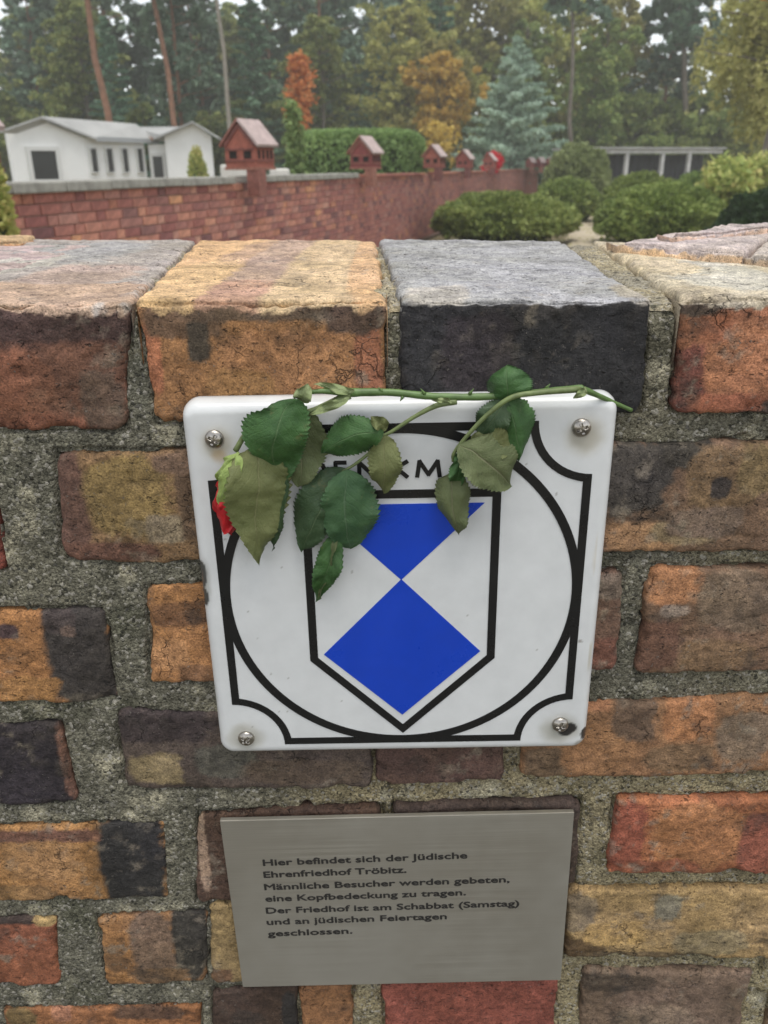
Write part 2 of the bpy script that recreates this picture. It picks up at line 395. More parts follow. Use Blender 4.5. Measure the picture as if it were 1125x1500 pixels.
# --- course 2
fb((-160, 700), (-8, 735), (12, 842), (-160, 845), (120, 62, 50))
fb((80, 661), (440, 661), (440, 824), (90, 826), (128, 98, 68),
   [(100, 740, 30, 100, (104, 74, 62)), (190, 730, 70, 60, (138, 112, 66)), (150, 810, 100, 16, (106, 72, 58)), (245, 775, 34, 22, (140, 122, 98)), (290, 720, 36, 90, (104, 80, 60)), (250, 680, 30, 16, (126, 98, 78))], Rc=.011)
fb((455, 665), (800, 665), (800, 812), (455, 815), (120, 84, 60))
fb((815, 655), (1225, 645), (1225, 806), (815, 812), (112, 86, 66),
   [(930, 700, 60, 60, (66, 60, 54)), (1010, 660, 40, 30, (64, 58, 50)), (940, 788, 60, 26, (160, 118, 80)), (1060, 700, 60, 50, (116, 90, 62)), (1000, 780, 50, 20, (138, 116, 84)), (1055, 715, 16, 16, (60, 52, 48)), (1030, 765, 60, 24, (122, 100, 84)), (1110, 690, 30, 40, (120, 98, 64))])
# --- course 3
fb((-130, 900), (150, 891), (174, 1027), (-130, 1032), (156, 106, 62),
   [(118, 960, 56, 95, (62, 56, 52)), (85, 910, 26, 22, (70, 60, 56)), (10, 925, 20, 12, (80, 60, 60)), (100, 925, 12, 8, (104, 84, 72)), (40, 1010, 50, 20, (150, 104, 56))])
fb((214, 858), (470, 857), (470, 1000), (218, 1004), (160, 110, 66),
   [(265, 900, 50, 20, (118, 80, 52)), (250, 960, 30, 24, (172, 120, 74)), (290, 990, 30, 16, (130, 90, 58))])
fb((485, 860), (850, 850), (850, 990), (485, 995), (130, 90, 62))
fb((862, 842), (917, 840), (901, 985), (855, 986), (104, 78, 64), [(885, 960, 24, 30, (110, 70, 56)), (890, 860, 30, 20, (104, 88, 76))])
fb((955, 834), (1225, 836), (1215, 984), (930, 987), (108, 82, 62),
   [(985, 855, 44, 34, (156, 104, 66)), (960, 945, 40, 40, (96, 66, 52)), (1080, 880, 60, 50, (110, 90, 70)), (990, 895, 24, 9, (140, 120, 104)), (1050, 960, 60, 26, (110, 84, 58))])
# --- course 4
fb((-140, 1064), (84, 1059), (112, 1180), (-140, 1184), (50, 44, 46), [(98, 1120, 10, 60, (120, 84, 68)), (30, 1130, 70, 50, (48, 42, 46))], Rc=.004)
fb((168, 1040), (545, 1052), (546, 1155), (183, 1158), (80, 68, 60),
   [(240, 1062, 80, 30, (62, 52, 50)), (230, 1128, 44, 24, (128, 110, 76)), (330, 1115, 50, 26, (82, 78, 68)), (440, 1130, 90, 20, (92, 76, 62))])
fb((553, 1052), (738, 1050), (738, 1148), (551, 1152), (88, 66, 58), [(690, 1120, 40, 22, (96, 70, 62))])
fb((765, 1040), (1225, 1015), (1225, 1135), (762, 1142), (134, 96, 64),
   [(800, 1120, 36, 26, (112, 88, 64)), (880, 1100, 60, 36, (140, 98, 62)), (930, 1050, 36, 40, (98, 76, 58)), (1010, 1050, 40, 36, (164, 108, 66)), (1090, 1080, 44, 40, (124, 102, 80)), (1000, 1110, 60, 20, (118, 90, 62)), (870, 1030, 30, 14, (150, 100, 66))])
# --- course 5
fb((-130, 1216), (240, 1204), (247, 1317), (-130, 1323), (152, 108, 62),
   [(196, 1262, 55, 80, (48, 46, 45)), (60, 1225, 100, 10, (110, 74, 58)), (60, 1260, 60, 30, (158, 114, 68)), (20, 1308, 60, 12, (142, 104, 62))], Rc=.004)
fb((290, 1192), (560, 1186), (560, 1318), (288, 1324), (78, 58, 46), [(297, 1250, 8, 70, (150, 122, 98))])
fb((577, 1181), (852, 1176), (843, 1300), (577, 1310), (72, 58, 50))
fb((904, 1173), (1225, 1170), (1225, 1280), (889, 1282), (152, 92, 58),
   [(915, 1230, 30, 60, (134, 70, 50)), (1020, 1225, 70, 50, (160, 104, 62)), (1110, 1240, 30, 50, (138, 76, 56)), (960, 1270, 60, 12, (144, 82, 56))], Rc=.004)
# --- course 6
fb((-130, 1358), (84, 1342), (86, 1444), (-130, 1448), (132, 78, 54), [(20, 1348, 60, 8, (60, 48, 42)), (65, 1350, 18, 8, (150, 122, 74))], Rc=.004)
fb((141, 1344), (303, 1335), (306, 1442), (158, 1445), (146, 104, 66),
   [(165, 1395, 28, 60, (160, 110, 62)), (225, 1385, 36, 50, (122, 96, 76)), (280, 1380, 30, 60, (58, 54, 48)), (235, 1430, 40, 12, (120, 90, 62))])
fb((305, 1325), (560, 1322), (560, 1428), (310, 1440), (142, 118, 78), [(325, 1430, 18, 12, (110, 80, 56))])
fb((570, 1322), (815, 1318), (810, 1425), (572, 1428), (128, 90, 62))
fb((832, 1306), (1225, 1302), (1225, 1406), (828, 1404), (150, 122, 80),
   [(850, 1390, 44, 16, (86, 66, 42)), (950, 1402, 110, 8, (100, 82, 58)), (980, 1330, 22, 20, (120, 112, 92)), (1040, 1380, 60, 20, (138, 120, 86)), (850, 1340, 26, 30, (140, 120, 92)), (900, 1370, 50, 20, (164, 130, 76))])
# --- course 7
fb((6, 1478), (292, 1474), (300, 1590), (8, 1590), (142, 92, 56), [(30, 1490, 24, 14, (110, 88, 52)), (90, 1485, 16, 14, (160, 106, 76)), (220, 1485, 60, 10, (90, 64, 48))], Rc=.004)
fb((310, 1452), (435, 1446), (438, 1560), (316, 1560), (68, 52, 42), [(425, 1490, 12, 40, (50, 46, 44))], Rc=.004)
fb((440, 1448), (514, 1446), (516, 1560), (444, 1560), (140, 96, 62), Rc=.004)
fb((562, 1442), (816, 1434), (812, 1545), (564, 1552), (128, 68, 54), Rc=.003)
fb((854, 1424), (1106, 1426), (1076, 1536), (850, 1540), (108, 88, 72), [(900, 1440, 60, 14, (80, 66, 54)), (960, 1490, 60, 20, (120, 100, 80))], Rc=.005)
fb((1140, 1424), (1260, 1424), (1250, 1540), (1120, 1540), (118, 96, 72))
fb((-130, 1478), (-8, 1478), (-10, 1590), (-130, 1590), (120, 82, 60))

# --- the wall goes on to both sides and below the picture
PAL = [(152, 104, 64), (112, 84, 64), (60, 52, 50), (138, 84, 56), (146, 116, 78), (92, 70, 58), (128, 70, 54), (160, 112, 68)]
rw = random.Random(21)
def side_brick(x0, x1, z0, z1, top):
    c = PAL[rw.randrange(8)]; c2 = PAL[rw.randrange(8)]; j = lambda: rw.uniform(-.002, .002)
    q = [np.array(v) for v in ((x0+j(), 0., z0+j()), (x1+j(), 0., z0+j()), (x1+j(), 0., z1+(0 if top else j())), (x0+j(), 0., z1+(0 if top else j())))]
    zz = [(np.array([x0+(x1-x0)*rw.random(), 0, z0+(z1-z0)*rw.random()]), .03+.04*rw.random(), .03, bc(c2)/KF, False)]
    front_bricks.append(np.array([[v[0], v[2]] for v in q])); sd_ = 300+len(front_bricks)
    if not top: return brick(q, None, c, zones=zz, seed=sd_, sp=.0032)
    bk = [np.array([x0, .345, ZT]), np.array([x1, .345, ZT])]
    top_quads.append(np.array([[x0, 0], [x1, 0], [x1, .345], [x0, .345]]))
    return brick(q, bk, c, tuple(int(150+.45*v) for v in c2), zz, seed=sd_, sp=.0032)
rows = {}
for q in list(front_bricks):
    zc = q[:, 1].mean(); k = round((ZT-.03-zc)/.0825); rows.setdefault(k, []).append(q)
for k, qs in sorted(rows.items()):
    for sgn in (-1, 1):
        qe = max(qs, key=lambda q: sgn*q[:, 0].mean()); z0, z1 = qe[:2, 1].mean(), qe[2:, 1].mean(); x = (qe[:, 0]*sgn).max()+.014
        if k == 0: z1 = ZT
        n_ = 0
        while x < 1.0:
            L = .122 if (k == 0 or (n_+k) % 2) else .245
            a_, b_ = sorted((sgn*x, sgn*(x+L))); side_brick(a_, b_, z0, z1, k == 0); x += L+.014; n_ += 1
zl = min(q[:, 1].min() for q in front_bricks)-.014
for k in range(2):
    x = -1.0-.07*k; n_ = 0
    while x < 1.0:
        L = .122 if n_ % 2 else .245; side_brick(x, x+L, zl-.068, zl, False); x += L+.014; n_ += 1
    zl -= .082

# --- mortar: one sandy skin over front and top, only where it shows between the bricks
def poly_sd(X, Y, q):
    """signed distance (negative inside) to convex quad"""
    d = np.full(X.shape, 1e9); ins = np.ones(X.shape, bool); n = len(q)
    ar = sum(q[i][0]*q[(i+1) % n][1]-q[(i+1) % n][0]*q[i][1] for i in range(n))
    for i in range(n):
        a, b = q[i], q[(i+1) % n]; e = b-a; l = e@e+1e-12
        t = np.clip(((X-a[0])*e[0]+(Y-a[1])*e[1])/l, 0, 1)
        d = np.minimum(d, np.hypot(X-a[0]-t*e[0], Y-a[1]-t*e[1]))
        cr = e[0]*(Y-a[1])-e[1]*(X-a[0]); ins &= (cr*np.sign(ar) >= 0)
    return np.where(ins, -d, d)
MZ0 = zl+.008
def mortar_front():
    sp = .00105; xs = np.concatenate([np.arange(-1.02, -.37, .005), np.arange(-.37, .37, sp), np.arange(.37, 1.02, .005)]); zs = np.concatenate([np.arange(MZ0, .88, .004), np.arange(.88, ZT-.0045, sp)])
    X, Z = np.meshgrid(xs, zs, indexing='ij')
    sd = np.full(X.shape, 1.)
    for q in front_bricks:
        x0, x1 = q[:, 0].min()-.02, q[:, 0].max()+.02; z0, z1 = q[:, 1].min()-.02, q[:, 1].max()+.02
        i0, i1 = np.searchsorted(xs, [x0, x1]); j0, j1 = np.searchsorted(zs, [z0, z1])
        if i1 <= i0 or j1 <= j0: continue
        sl = (slice(i0, i1), slice(j0, j1)); sd[sl] = np.minimum(sd[sl], poly_sd(X[sl], Z[sl], q))
    Q = np.stack([X, np.zeros_like(X), Z], -1).reshape(-1, 3); sh = X.shape
    flush = sstep(-.02, -.14, X)                       # left side pointed nearly flush, right raked back
    base = .0052-.0036*flush
    h = base + .0013*fbm(Q*45, 4, 501).reshape(sh) + .0009*fbm(Q*230, 3, 502).reshape(sh) + .0006*vn(Q*620, 503).reshape(sh)
    gap = np.clip(1-np.abs(sd-.0006)/.0016, 0, 1)*np.clip(fbm(Q*38, 3, 504).reshape(sh)*2.4+.35, 0, 1)*.0055
    cav = np.clip(fbm(Q*75, 3, 505).reshape(sh)-.42, 0, 1)*.022*(1-.6*flush)
    h = h + gap + cav + .010*sstep(ZT-.013, ZT-.004, Z)
    h = np.clip(h, -.0005, .02) + np.clip(-sd-.0006, 0, .02)*3.2
    P = np.stack([X, h, Z], -1).reshape(-1, 3)
    g = fbm(Q*14, 3, 510).reshape(-1); g2 = fbm(Q*60, 4, 511).reshape(-1)
    grn = lin((108, 105, 93))/KF; drk = lin((74, 75, 66))/KF; pale = lin((146, 135, 108))/KF; whit = lin((170, 163, 142))/KF
    wl = sstep(-.14, -.30, 0*g)[:, None]
    xf = X.ravel(); zf = Z.ravel()
    low = sstep(ZT-.26, ZT-.31, zf); right = sstep(-.12, -.02, xf)
    c = grn[None]*np.ones((len(g), 1))
    k = np.clip((right*low*.9+.15+.5*g), 0, 1)[:, None]*np.clip(right*.8+.2, 0, 1)[:, None]
    c = c*(1-k)+pale*k
    k = np.clip(sstep(ZT-.09, ZT-.02, zf)*.7+.8*g2-.1, 0, 1)[:, None]*.75; c = c*(1-k)+drk*k
    k = np.clip(g2*2.8-.5+.5*fbm(Q*11, 2, 513).reshape(-1), 0, 1)[:, None]*.8; c = c*(1-k)+whit*k
    k = np.clip(fbm(Q*32, 4, 514).reshape(-1)*2.6-.45, 0, 1)[:, None]*.38; c = c*(1-k)+lin((62, 66, 46))/KF*k
    c = c*(1-.65*np.clip(gap/.004, 0, 1).ravel()[:, None]*0)
    F_ = grid_faces(*sh); keep = (sd.ravel()[F_] > -.0045).any(1); F_ = F_[keep]
    used = np.unique(F_); mp = np.full(len(P), -1); mp[used] = np.arange(len(used))
    me = mesh_np('mortar', P[used], mp[F_][:, ::-1], M_MORTAR, True, c[used]); obj_me('mortar', me, wall)
def mortar_top():
    sp = .0014; xs = np.concatenate([np.arange(-1.02, -.42, .005), np.arange(-.42, .55, sp), np.arange(.55, 1.02, .005)]); ys = np.arange(.010, .36, sp*1.2); X, Y = np.meshgrid(xs, ys, indexing='ij')
    sd = np.full(X.shape, 1.)
    for q in top_quads: sd = np.minimum(sd, poly_sd(X, Y, q))
    Q = np.stack([X, Y, np.zeros_like(X)], -1).reshape(-1, 3); sh = X.shape
    h = ZT-.0035+.0022*fbm(Q*50, 4, 601).reshape(sh)+.0014*fbm(Q*240, 3, 602).reshape(sh)
    h -= np.clip(1-np.abs(sd-.0006)/.002, 0, 1)*np.clip(fbm(Q*38, 3, 604).reshape(sh)*2+.3, 0, 1)*.006
    h -= .006*np.clip(1-(Y-.008)/.012, 0, 1)**2
    h -= .03*sstep(.335, .36, Y)
    P = np.stack([X, Y, h], -1).reshape(-1, 3); g = fbm(Q*40, 4, 611)
    k = np.clip(.5+g, 0, 1)[:, None]
    c = (lin((176, 168, 150))*(1-k)+lin((216, 200, 164))*k)/KT
    F_ = grid_faces(*sh); keep = (sd.ravel()[F_] > -.006).any(1); F_ = F_[keep]
    used = np.unique(F_); mp = np.full(len(P), -1); mp[used] = np.arange(len(used))
    me = mesh_np('mortar', P[used], mp[F_], M_MORTAR, True, c[used]); obj_me('mortar', me, wall)
mortar_front(); mortar_top()
# --- core and the courses outside the picture
M_CORE = simple('mortar_core', (.16, .155, .13), .95, 60, .3)
bm = bmesh.new(); add_box(bm, (0, .180, (ZT-.035)/2), (2.0, .316, ZT-.035)); bm_obj('wall_core', bm, M_CORE, wall)
bm = bmesh.new(); z = MZ0-.046; r_ = 0
while z > .03:
    x = -1.0-(.065 if r_ % 2 else 0)
    while x < 1.0:
        L = .25 if r_ % 2 else .122
        add_box(bm, (x+L/2, .172, z), (L-.012, .345, .066), bev=.003); x += L
    z -= .0805; r_ += 1
n_ = 0
for z in np.arange(MZ0+.03, ZT-.09, .0825):                     # back face of the wall
    x = -1.0-(.065 if n_ % 2 else 0)
    while x < 1.0: add_box(bm, (x+.125, .335, z), (.238, .03, .066), bev=.003); x += .25
    n_ += 1
o = bm_obj('outer_courses', bm, simple('dull_brick', (.17, .085, .05), .85, 9, .55, bump=.4, bdist=.004), wall); tag(o, kind='stuff')

# ------------------------------------------------------------------ enamel sign
def emat(name, base=None, rough=.2, vc=False, metal=0, spec=.5):
    m, t, b = nodes(name); q = N(t); co = q.new('ShaderNodeTexCoord').outputs['Object']
    if vc:
        col = q.new('ShaderNodeVertexColor', layer_name='Col').outputs[0]
    else:
        col = q.mix(0., base, base)
    n = q.noise(co, 45, 4, .6); f = q.ramp(n, .3, .7, .93, 1.04)
    c = q.mix(1., col, q.new('ShaderNodeCombineColor', inp={0: f, 1: f, 2: f}).outputs[0], 'MULTIPLY')
    d = q.noise(co, 330, 3, .7); c = q.mix(q.ramp(d, .74, .78, 0, .5), c, (.12, .11, .1))
    t.links.new(c, b.inputs['Base Color'])
    b.inputs['Metallic'].default_value = metal; b.inputs['Specular IOR Level'].default_value = spec
    t.links.new(q.ramp(q.noise(co, 30, 5, .6), .3, .7, rough*.8, rough*1.5), b.inputs['Roughness'])
    t.links.new(q.bump(q.noise(co, 55, 2), .12, .002), b.inputs['Normal'])
    return m
SY = -.0125                                  # front face of the sign, metres in front of the brick plane
SC = on_y(587.3, 839.5, SY); SHEAR = .011
tl, tr, bl_, br_ = [on_y(*p, SY) for p in ((268, 590), (905, 580), (322, 1103), (850, 1092))]
SC = (tl+tr+bl_+br_)/4+np.array([.0009, 0, -.0014]); SW = (np.linalg.norm(tr-tl)+np.linalg.norm(br_-bl_))/2*1.022; SH_ = (np.linalg.norm(tl-bl_)+np.linalg.norm(tr-br_))/2*1.016
sign = thing('monument_sign', 'square white enamel heritage sign with blue and white shield screwed to the brick wall', 'sign', (SC[0], SC[1], SC[2]), 0)
sign.rotation_euler = (0, -SHEAR, 0)
def sign_plate():
    sp = .001; n = int(SW/sp); xs = np.linspace(-SW/2, SW/2, n); zs = np.linspace(-SH_/2, SH_/2, n); X, Z = np.meshgrid(xs, zs, indexing='ij')
    R = .0095; ax = np.maximum(np.abs(X)-(SW/2-R), 0); az = np.maximum(np.abs(Z)-(SH_/2-R), 0)
    l = np.hypot(ax, az); mx = np.maximum(ax, az); f = np.where(l > 1e-9, mx/np.maximum(l, 1e-9), 1)
    X2 = X-np.sign(X)*ax*(1-f); Z2 = Z-np.sign(Z)*az*(1-f)
    inner = np.minimum(SW/2-np.abs(X), SH_/2-np.abs(Z))
    cx = np.maximum(np.abs(X2)-(SW/2-R), 0); cz = np.maximum(np.abs(Z2)-(SH_/2-R), 0)
    dist = np.where((cx > 0) & (cz > 0), R-np.hypot(cx, cz), np.minimum(SW/2-np.abs(X2), SH_/2-np.abs(Z2)))
    be = .0072; x = np.clip(1-dist/be, 0, 1); Y = .0082*(1-np.sqrt(np.maximum(1-x**2.4, 0)))
    Q = np.stack([X2, Y*0, Z2], -1).reshape(-1, 3); sh = X.shape
    Y = Y+.00025*fbm(Q*14, 2, 900).reshape(sh)*sstep(0, .02, dist)
    P = np.stack([X2, Y, Z2], -1).reshape(-1, 3); x_, z_ = P[:, 0]*1000, P[:, 2]*1000
    col = np.ones((len(P), 3))*np.array([.70, .71, .705])
    nz = fbm(Q*120, 4, 901); nb = fbm(Q*22, 3, 902)
    col *= (1+.03*nb)[:, None]
    def stain(cx, cz, rx, rz, c, s=1., soft=.5, n_=.25):
        nonlocal col
        d = np.hypot((x_-cx)/rx, (z_-cz)/rz)+n_*nz; k = (1-sstep(1-soft, 1+soft*.4, d))*s
        col = col*(1-k[:, None])+np.array(c)*k[:, None]
    for sx, sz in ((-95.8, 91.3), (96.6, 91.6), (96.2, -96.6), (-96.6, -98.9)):
        stain(sx, sz-.5, 11.5, 12, (.55, .52, .44), .65, .55, .2)
        stain(sx, sz-.3, 8.5, 8.5, (.36, .33, .26), .6, .5, .2)
    stain(-95.5, 84, 5, 5, (.5, .33, .14), .5, .6)
    stain(-96.6, -98.9, 12, 11, (.5, .5, .46), .6); stain(96.2, -96.6, 14, 11, (.4, .4, .36), .7)
    stain(99.5, -97.5, 5.2, 5, (.035, .032, .03), 1, .15); stain(102.5, -95.5, 4, 4, (.035, .032, .03), 1, .15)
    stain(-111, 8, 4.2, 16, (.42, .42, .39), .8, .5); stain(-112.2, 13, 3.0, 9, (.08, .08, .075), 1, .12); stain(-112.2, -1, 2.8, 6.5, (.07, .07, .065), 1, .12)
    stain(111.6, -101, 2.4, 4.4, (.05, .045, .04), 1, .12); stain(60, -111, 30, 1.6, (.34, .32, .28), .6, .6); stain(-40, -111, 50, 1.4, (.4, .38, .33), .5, .6); stain(109, -108, 4, 3, (.35, .33, .28), .7)
    stain(104, -34, 1.4, 1.2, (.3, .28, .25), .8, .2); stain(110.6, -44, 1.2, 12, (.5, .46, .36), .6); stain(108, 22, 1, 14, (.62, .56, .46), .5)
    stain(30, 46, 0, 0, (1, 1, 1), 0) if False else None
    for k in range(34):
        stain(random.uniform(-105, 105), random.uniform(-105, 105), random.uniform(.35, .9), random.uniform(.35, .8), (.3, .29, .26), .75, .3, .1)
    # grime collects along the folded rim
    k = (sstep(.004, 0, dist).ravel()*np.clip(.35+nz*1.2, 0, 1)*.55*(.25+.75*(z_ < -60)))[:, None]; col = col*(1-k)+np.array([.3, .28, .22])*k
    Fc = grid_faces(*sh)[:, ::1]; nu = n; idx = np.arange(n*n).reshape(n, n)
    ring = np.concatenate([idx[:, 0], idx[-1, 1:], idx[::-1, -1][1:], idx[0, ::-1][1:-1]])
    back = P[ring].copy(); back[:, 1] = .0122; m = len(ring); j = np.arange(m); n0 = len(P)
    P = np.vstack([P, back]); col = np.vstack([col, col[ring]*.7])
    Fs = np.stack([ring, ring[(j+1) % m], n0+(j+1) % m, n0+j], -1)[:, ::-1]
    me = mesh_np('enamel_plate', P, np.vstack([Fc, Fs]), emat('white_enamel', rough=.17, vc=True), True, col)
    obj_me('enamel_plate', me, sign)
sign_plate()
M_BE = emat('black_enamel', (.012, .012, .012), .25); M_BLUE = emat('blue_enamel', (.008, .055, .50), .28)
YB, YT = .0003, -.00035
def flat_ring(name, outer, inner, m, yo=0.):
    """outline between two closed 2D loops of equal count (mm)"""
    bm = bmesh.new(); n = len(outer)
    mk = lambda L, y: [bm.verts.new((p[0]/1000, y, p[1]/1000)) for p in L]
    a, b, c, d = mk(outer, YT+yo), mk(inner, YT+yo), mk(outer, YB), mk(inner, YB)
    for i in range(n):
        j = (i+1) % n
        bm.faces.new((a[i], a[j], b[j], b[i])); bm.faces.new((a[i], c[i], c[j], a[j])); bm.faces.new((b[i], b[j], d[j], d[i]))
    return bm_obj(name, bm, m, sign)
def flat_poly(name, pts, m, yo=0.):
    bm = bmesh.new(); add_prism(bm, [(p[0]/1000, YT+yo, p[1]/1000) for p in pts], (0, YB-YT-yo, 0)); return bm_obj(name, bm, m, sign)
AX, AZ = -.3, -2.2
circ = lambda r: [(AX+r*math.cos(t), AZ+r*math.sin(t)) for t in np.linspace(0, 2*math.pi, 129)[:-1]]
flat_ring('circle_line', circ(101.8), circ(96.8), M_BE, -.00006)
def frame_loop(h, r):
    out = []
    for sx, sz in ((1, 1), (-1, 1), (-1, -1), (1, -1)):
        # concave quarter round centred on the frame corner
        a0 = {(1, 1): 270, (-1, 1): 0, (-1, -1): 90, (1, -1): 180}[(sx, sz)]
        arc = [(AX+sx*102.6+r*math.cos(math.radians(a)), AZ+sz*102.2+r*math.sin(math.radians(a))) for a in np.linspace(a0, a0-90, 15)]
        arc[0] = (arc[0][0], arc[0][1]); e = []
        for (x, z) in arc: e.append((max(AX-h, min(AX+h, x)), max(AZ-h*.996, min(AZ+h*.996, z))))
        out += e
    return out
flat_ring('frame_line', frame_loop(102.8, 30), frame_loop(98, 34.4), M_BE)
shd = lambda w, t, s, b: [(-w+AX+.4, t), (w+AX+.4, t), (w+AX+.4, s), (AX+.3, b), (-w+AX+.4, s)]
flat_ring('shield_line', shd(54.2, 62.8, -44.2, -97.2), shd(49.5, 58.0, -42.3, -90.8), M_BE)
flat_poly('blue_triangle', [(AX-45.6, 54.6), (AX+45.8, 54.6), (AX+.2, 8.4)], M_BLUE)
flat_poly('blue_diamond', [(AX+.2, 8.9), (AX+46, -39.4), (AX, -83.6), (AX-45.6, -40)], M_BLUE)
def text_obj(name, txt, width, cap, m, parent, loc, rot=0, thick=.0003, off=.0, ext=None, rx=90):
    """text mesh scaled so that its width and cap height fit (metres)"""
    cu = bpy.data.curves.new(name, 'FONT'); cu.body = txt; cu.size = 1; cu.extrude = .02; cu.resolution_u = 3
    t = bpy.data.objects.new(name, cu); C.objects.link(t); bpy.context.view_layer.update()
    me = bpy.data.meshes.new_from_object(t.evaluated_get(bpy.context.evaluated_depsgraph_get())); bpy.data.objects.remove(t)
    V = np.zeros(len(me.vertices)*3, np.float32); me.vertices.foreach_get('co', V); V = V.reshape(-1, 3)
    x0, x1 = V[:, 0].min(), V[:, 0].max(); sx = width/(x1-x0); sy = cap/.70
    W_ = np.stack([(V[:, 0]-x0)*sx, -V[:, 2]/.02*thick/2, V[:, 1]*sy], -1)
    me.vertices.foreach_set('co', W_.astype(np.float32).ravel()); me.update(); me.materials.clear(); me.materials.append(m)
    bm = bmesh.new()                                             # semi-bold: five slightly shifted strikes, each at its own depth
    for k, (ox, oz) in enumerate(((0, 0), (off, 0), (-off, 0), (0, off*.7), (0, -off*.7))):
        n0 = len(bm.verts); bm.from_mesh(me); bm.verts.ensure_lookup_table()
        for v in bm.verts[n0:]: v.co += Vector((ox*sy, -k*.000012, oz*sy))
    bm.to_mesh(me); bm.free()
    o = bpy.data.objects.new(name, me); C.objects.link(o); o.parent = parent; o.location = loc; o.rotation_euler = (0, rot, 0); return o
for ch, x0, wd in (('D', -47, 9), ('E', -34.5, 7.5), ('N', -22, 10.5), ('K', -5.2, 10.8), ('M', 8.8, 14.2), ('A', 27.2, 12), ('L', 43, 7)):
    G = {'D': [[(0, 0), (0, 1), (.5, 1), (.85, .82), (1, .5), (.85, .18), (.5, 0), (0, 0)]], 'E': [[(1, 1), (0, 1), (0, 0), (1, 0)], [(0, .52), (.85, .52)]],
         'N': [[(0, 0), (0, 1), (1, 0), (1, 1)]], 'K': [[(0, 0), (0, 1)], [(1, 1), (.06, .42)], [(.33, .6), (1, 0)]], 'M': [[(0, 0), (.1, 1), (.5, .12), (.9, 1), (1, 0)]],
         'A': [[(0, 0), (.5, 1), (1, 0)], [(.2, .32), (.8, .32)]], 'L': [[(0, 1), (0, 0), (1, 0)]]}[ch]
    bm = bmesh.new(); hw = 1.12; q_ = 0
    for st in G:
        P_ = [np.array((x0-.9+hw+a_*(wd-2*hw), 69.2+hw+b_*(10.8-2*hw))) for a_, b_ in st]
        for a_, b_ in zip(P_, P_[1:]):
            d_ = (b_-a_)/np.linalg.norm(b_-a_); n_ = np.array((-d_[1], d_[0])); q_ += 1
            c_ = [a_-d_*hw*.55+n_*hw, a_-d_*hw*.55-n_*hw, b_+d_*hw*.55-n_*hw, b_+d_*hw*.55+n_*hw]
            add_prism(bm, [(p_[0]/1000, YT-.000012*q_, p_[1]/1000) for p_ in c_], (0, .0006, 0))
    bm_obj('letter', bm, M_BE, sign)
# screws
M_STEEL = simple('screw_steel', (.42, .39, .35), .3, 300, .35, metal=1, bump=.3, bdist=.0004)
def screw_mesh():
    nr, na = 16, 64; V = [(0, 0, 0)]; R = .0050
    def h(x, z):
        r = math.hypot(x, z)/R; y = .0029*math.sqrt(max(0, 1-r*r*.98))
        w_ = .00062; arm = .0029
        cr = max(0, 1-max(0, abs(x)-w_)/.0002) if abs(z) < arm else 0
        cr2 = max(0, 1-max(0, abs(z)-w_)/.0002) if abs(x) < arm else 0
        c = min(1, max(cr, cr2))
        if math.hypot(x, z) < .0011: c = 1
        return -(y-c*.0016)
    nn = 61; g = np.linspace(-1, 1, nn); P = []
    for a in g:
        for b in g:
            # square to disc
            x = a*math.sqrt(1-b*b/2)*R; z = b*math.sqrt(1-a*a/2)*R; P.append((x, h(x, z), z))
    Fc = grid_faces(nn, nn); P = np.array(P); idx = np.arange(nn*nn).reshape(nn, nn)
    ring = np.concatenate([idx[:, 0], idx[-1, 1:], idx[::-1, -1][1:], idx[0, ::-1][1:-1]])
    back = P[ring].copy(); back[:, 1] = .002; m = len(ring); j = np.arange(m); n0 = len(P)
    Fs = np.stack([ring, ring[(j+1) % m], n0+(j+1) % m, n0+j], -1)[:, ::-1]
    return mesh_np('screw', np.vstack([P, back]), np.vstack([Fc, Fs]), M_STEEL, True)
sm = screw_mesh()
for (px, py), rt in zip(((319, 641), (858, 630), (816, 1065), (355, 1081)), (.5, -.35, .2, .75)):
    w3 = on_y(px, py, SY-.0015)-SC; o = obj_me('screw', sm, sign); o.location = (w3[0]+SHEAR*w3[2]*-1, -.0006, w3[2]-SHEAR*0*w3[0]); o.rotation_euler = (0, rt, 0)

# ------------------------------------------------------------------ stainless plate
def steel_mat():
    m, t, b = nodes('brushed_steel'); q = N(t); co = q.new('ShaderNodeTexCoord').outputs['Object']
    st = q.new('ShaderNodeMapping', inp={'Vector': co, 'Scale': (6, 1, 900)}).outputs[0]
    f = q.noise(st, 1.6, 3, .7); g = q.noise(co, 16, 3, .6)
    c = q.mix(q.ramp(f, .3, .7), (.47, .44, .375), (.60, .57, .50)); c = q.mix(q.ramp(g, .35, .7, 0, .3), c, (.36, .33, .28)); c = q.mix(q.ramp(q.noise(co, 7, 4, .65), .42, .62, 0, .6), c, (.66, .64, .58))  # broad tint patches: smudges, with the plate's reflected sheen put into the colour
    c = q.mix(q.ramp(q.noise(co, 420, 3, .7), .73, .78, 0, .8), c, (.75, .72, .66))
    t.links.new(c, b.inputs['Base Color']); b.inputs['Metallic'].default_value = .78

    t.links.new(q.ramp(f, .3, .7, .3, .5), b.inputs['Roughness']); t.links.new(q.bump(f, .12, .0004), b.inputs['Normal']); return m
M_ST = steel_mat(); PY = -.0062
pc = [on_y(*p, PY) for p in ((350, 1448), (818, 1435), (841, 1188), (333, 1203))]
pcx = sum(pc)/4; PW = .2325; PH = .1575; PR = .022
plate = thing('steel_plaque', 'brushed steel plaque with black German text below the enamel sign', 'plaque', (pcx[0], PY, pcx[2])); plate.rotation_euler = (0, -PR, 0)
bm = bmesh.new(); add_box(bm, (0, .0016, 0), (PW, .0032, PH), bev=.0004); bm_obj('metal_sheet', bm, M_ST, plate)
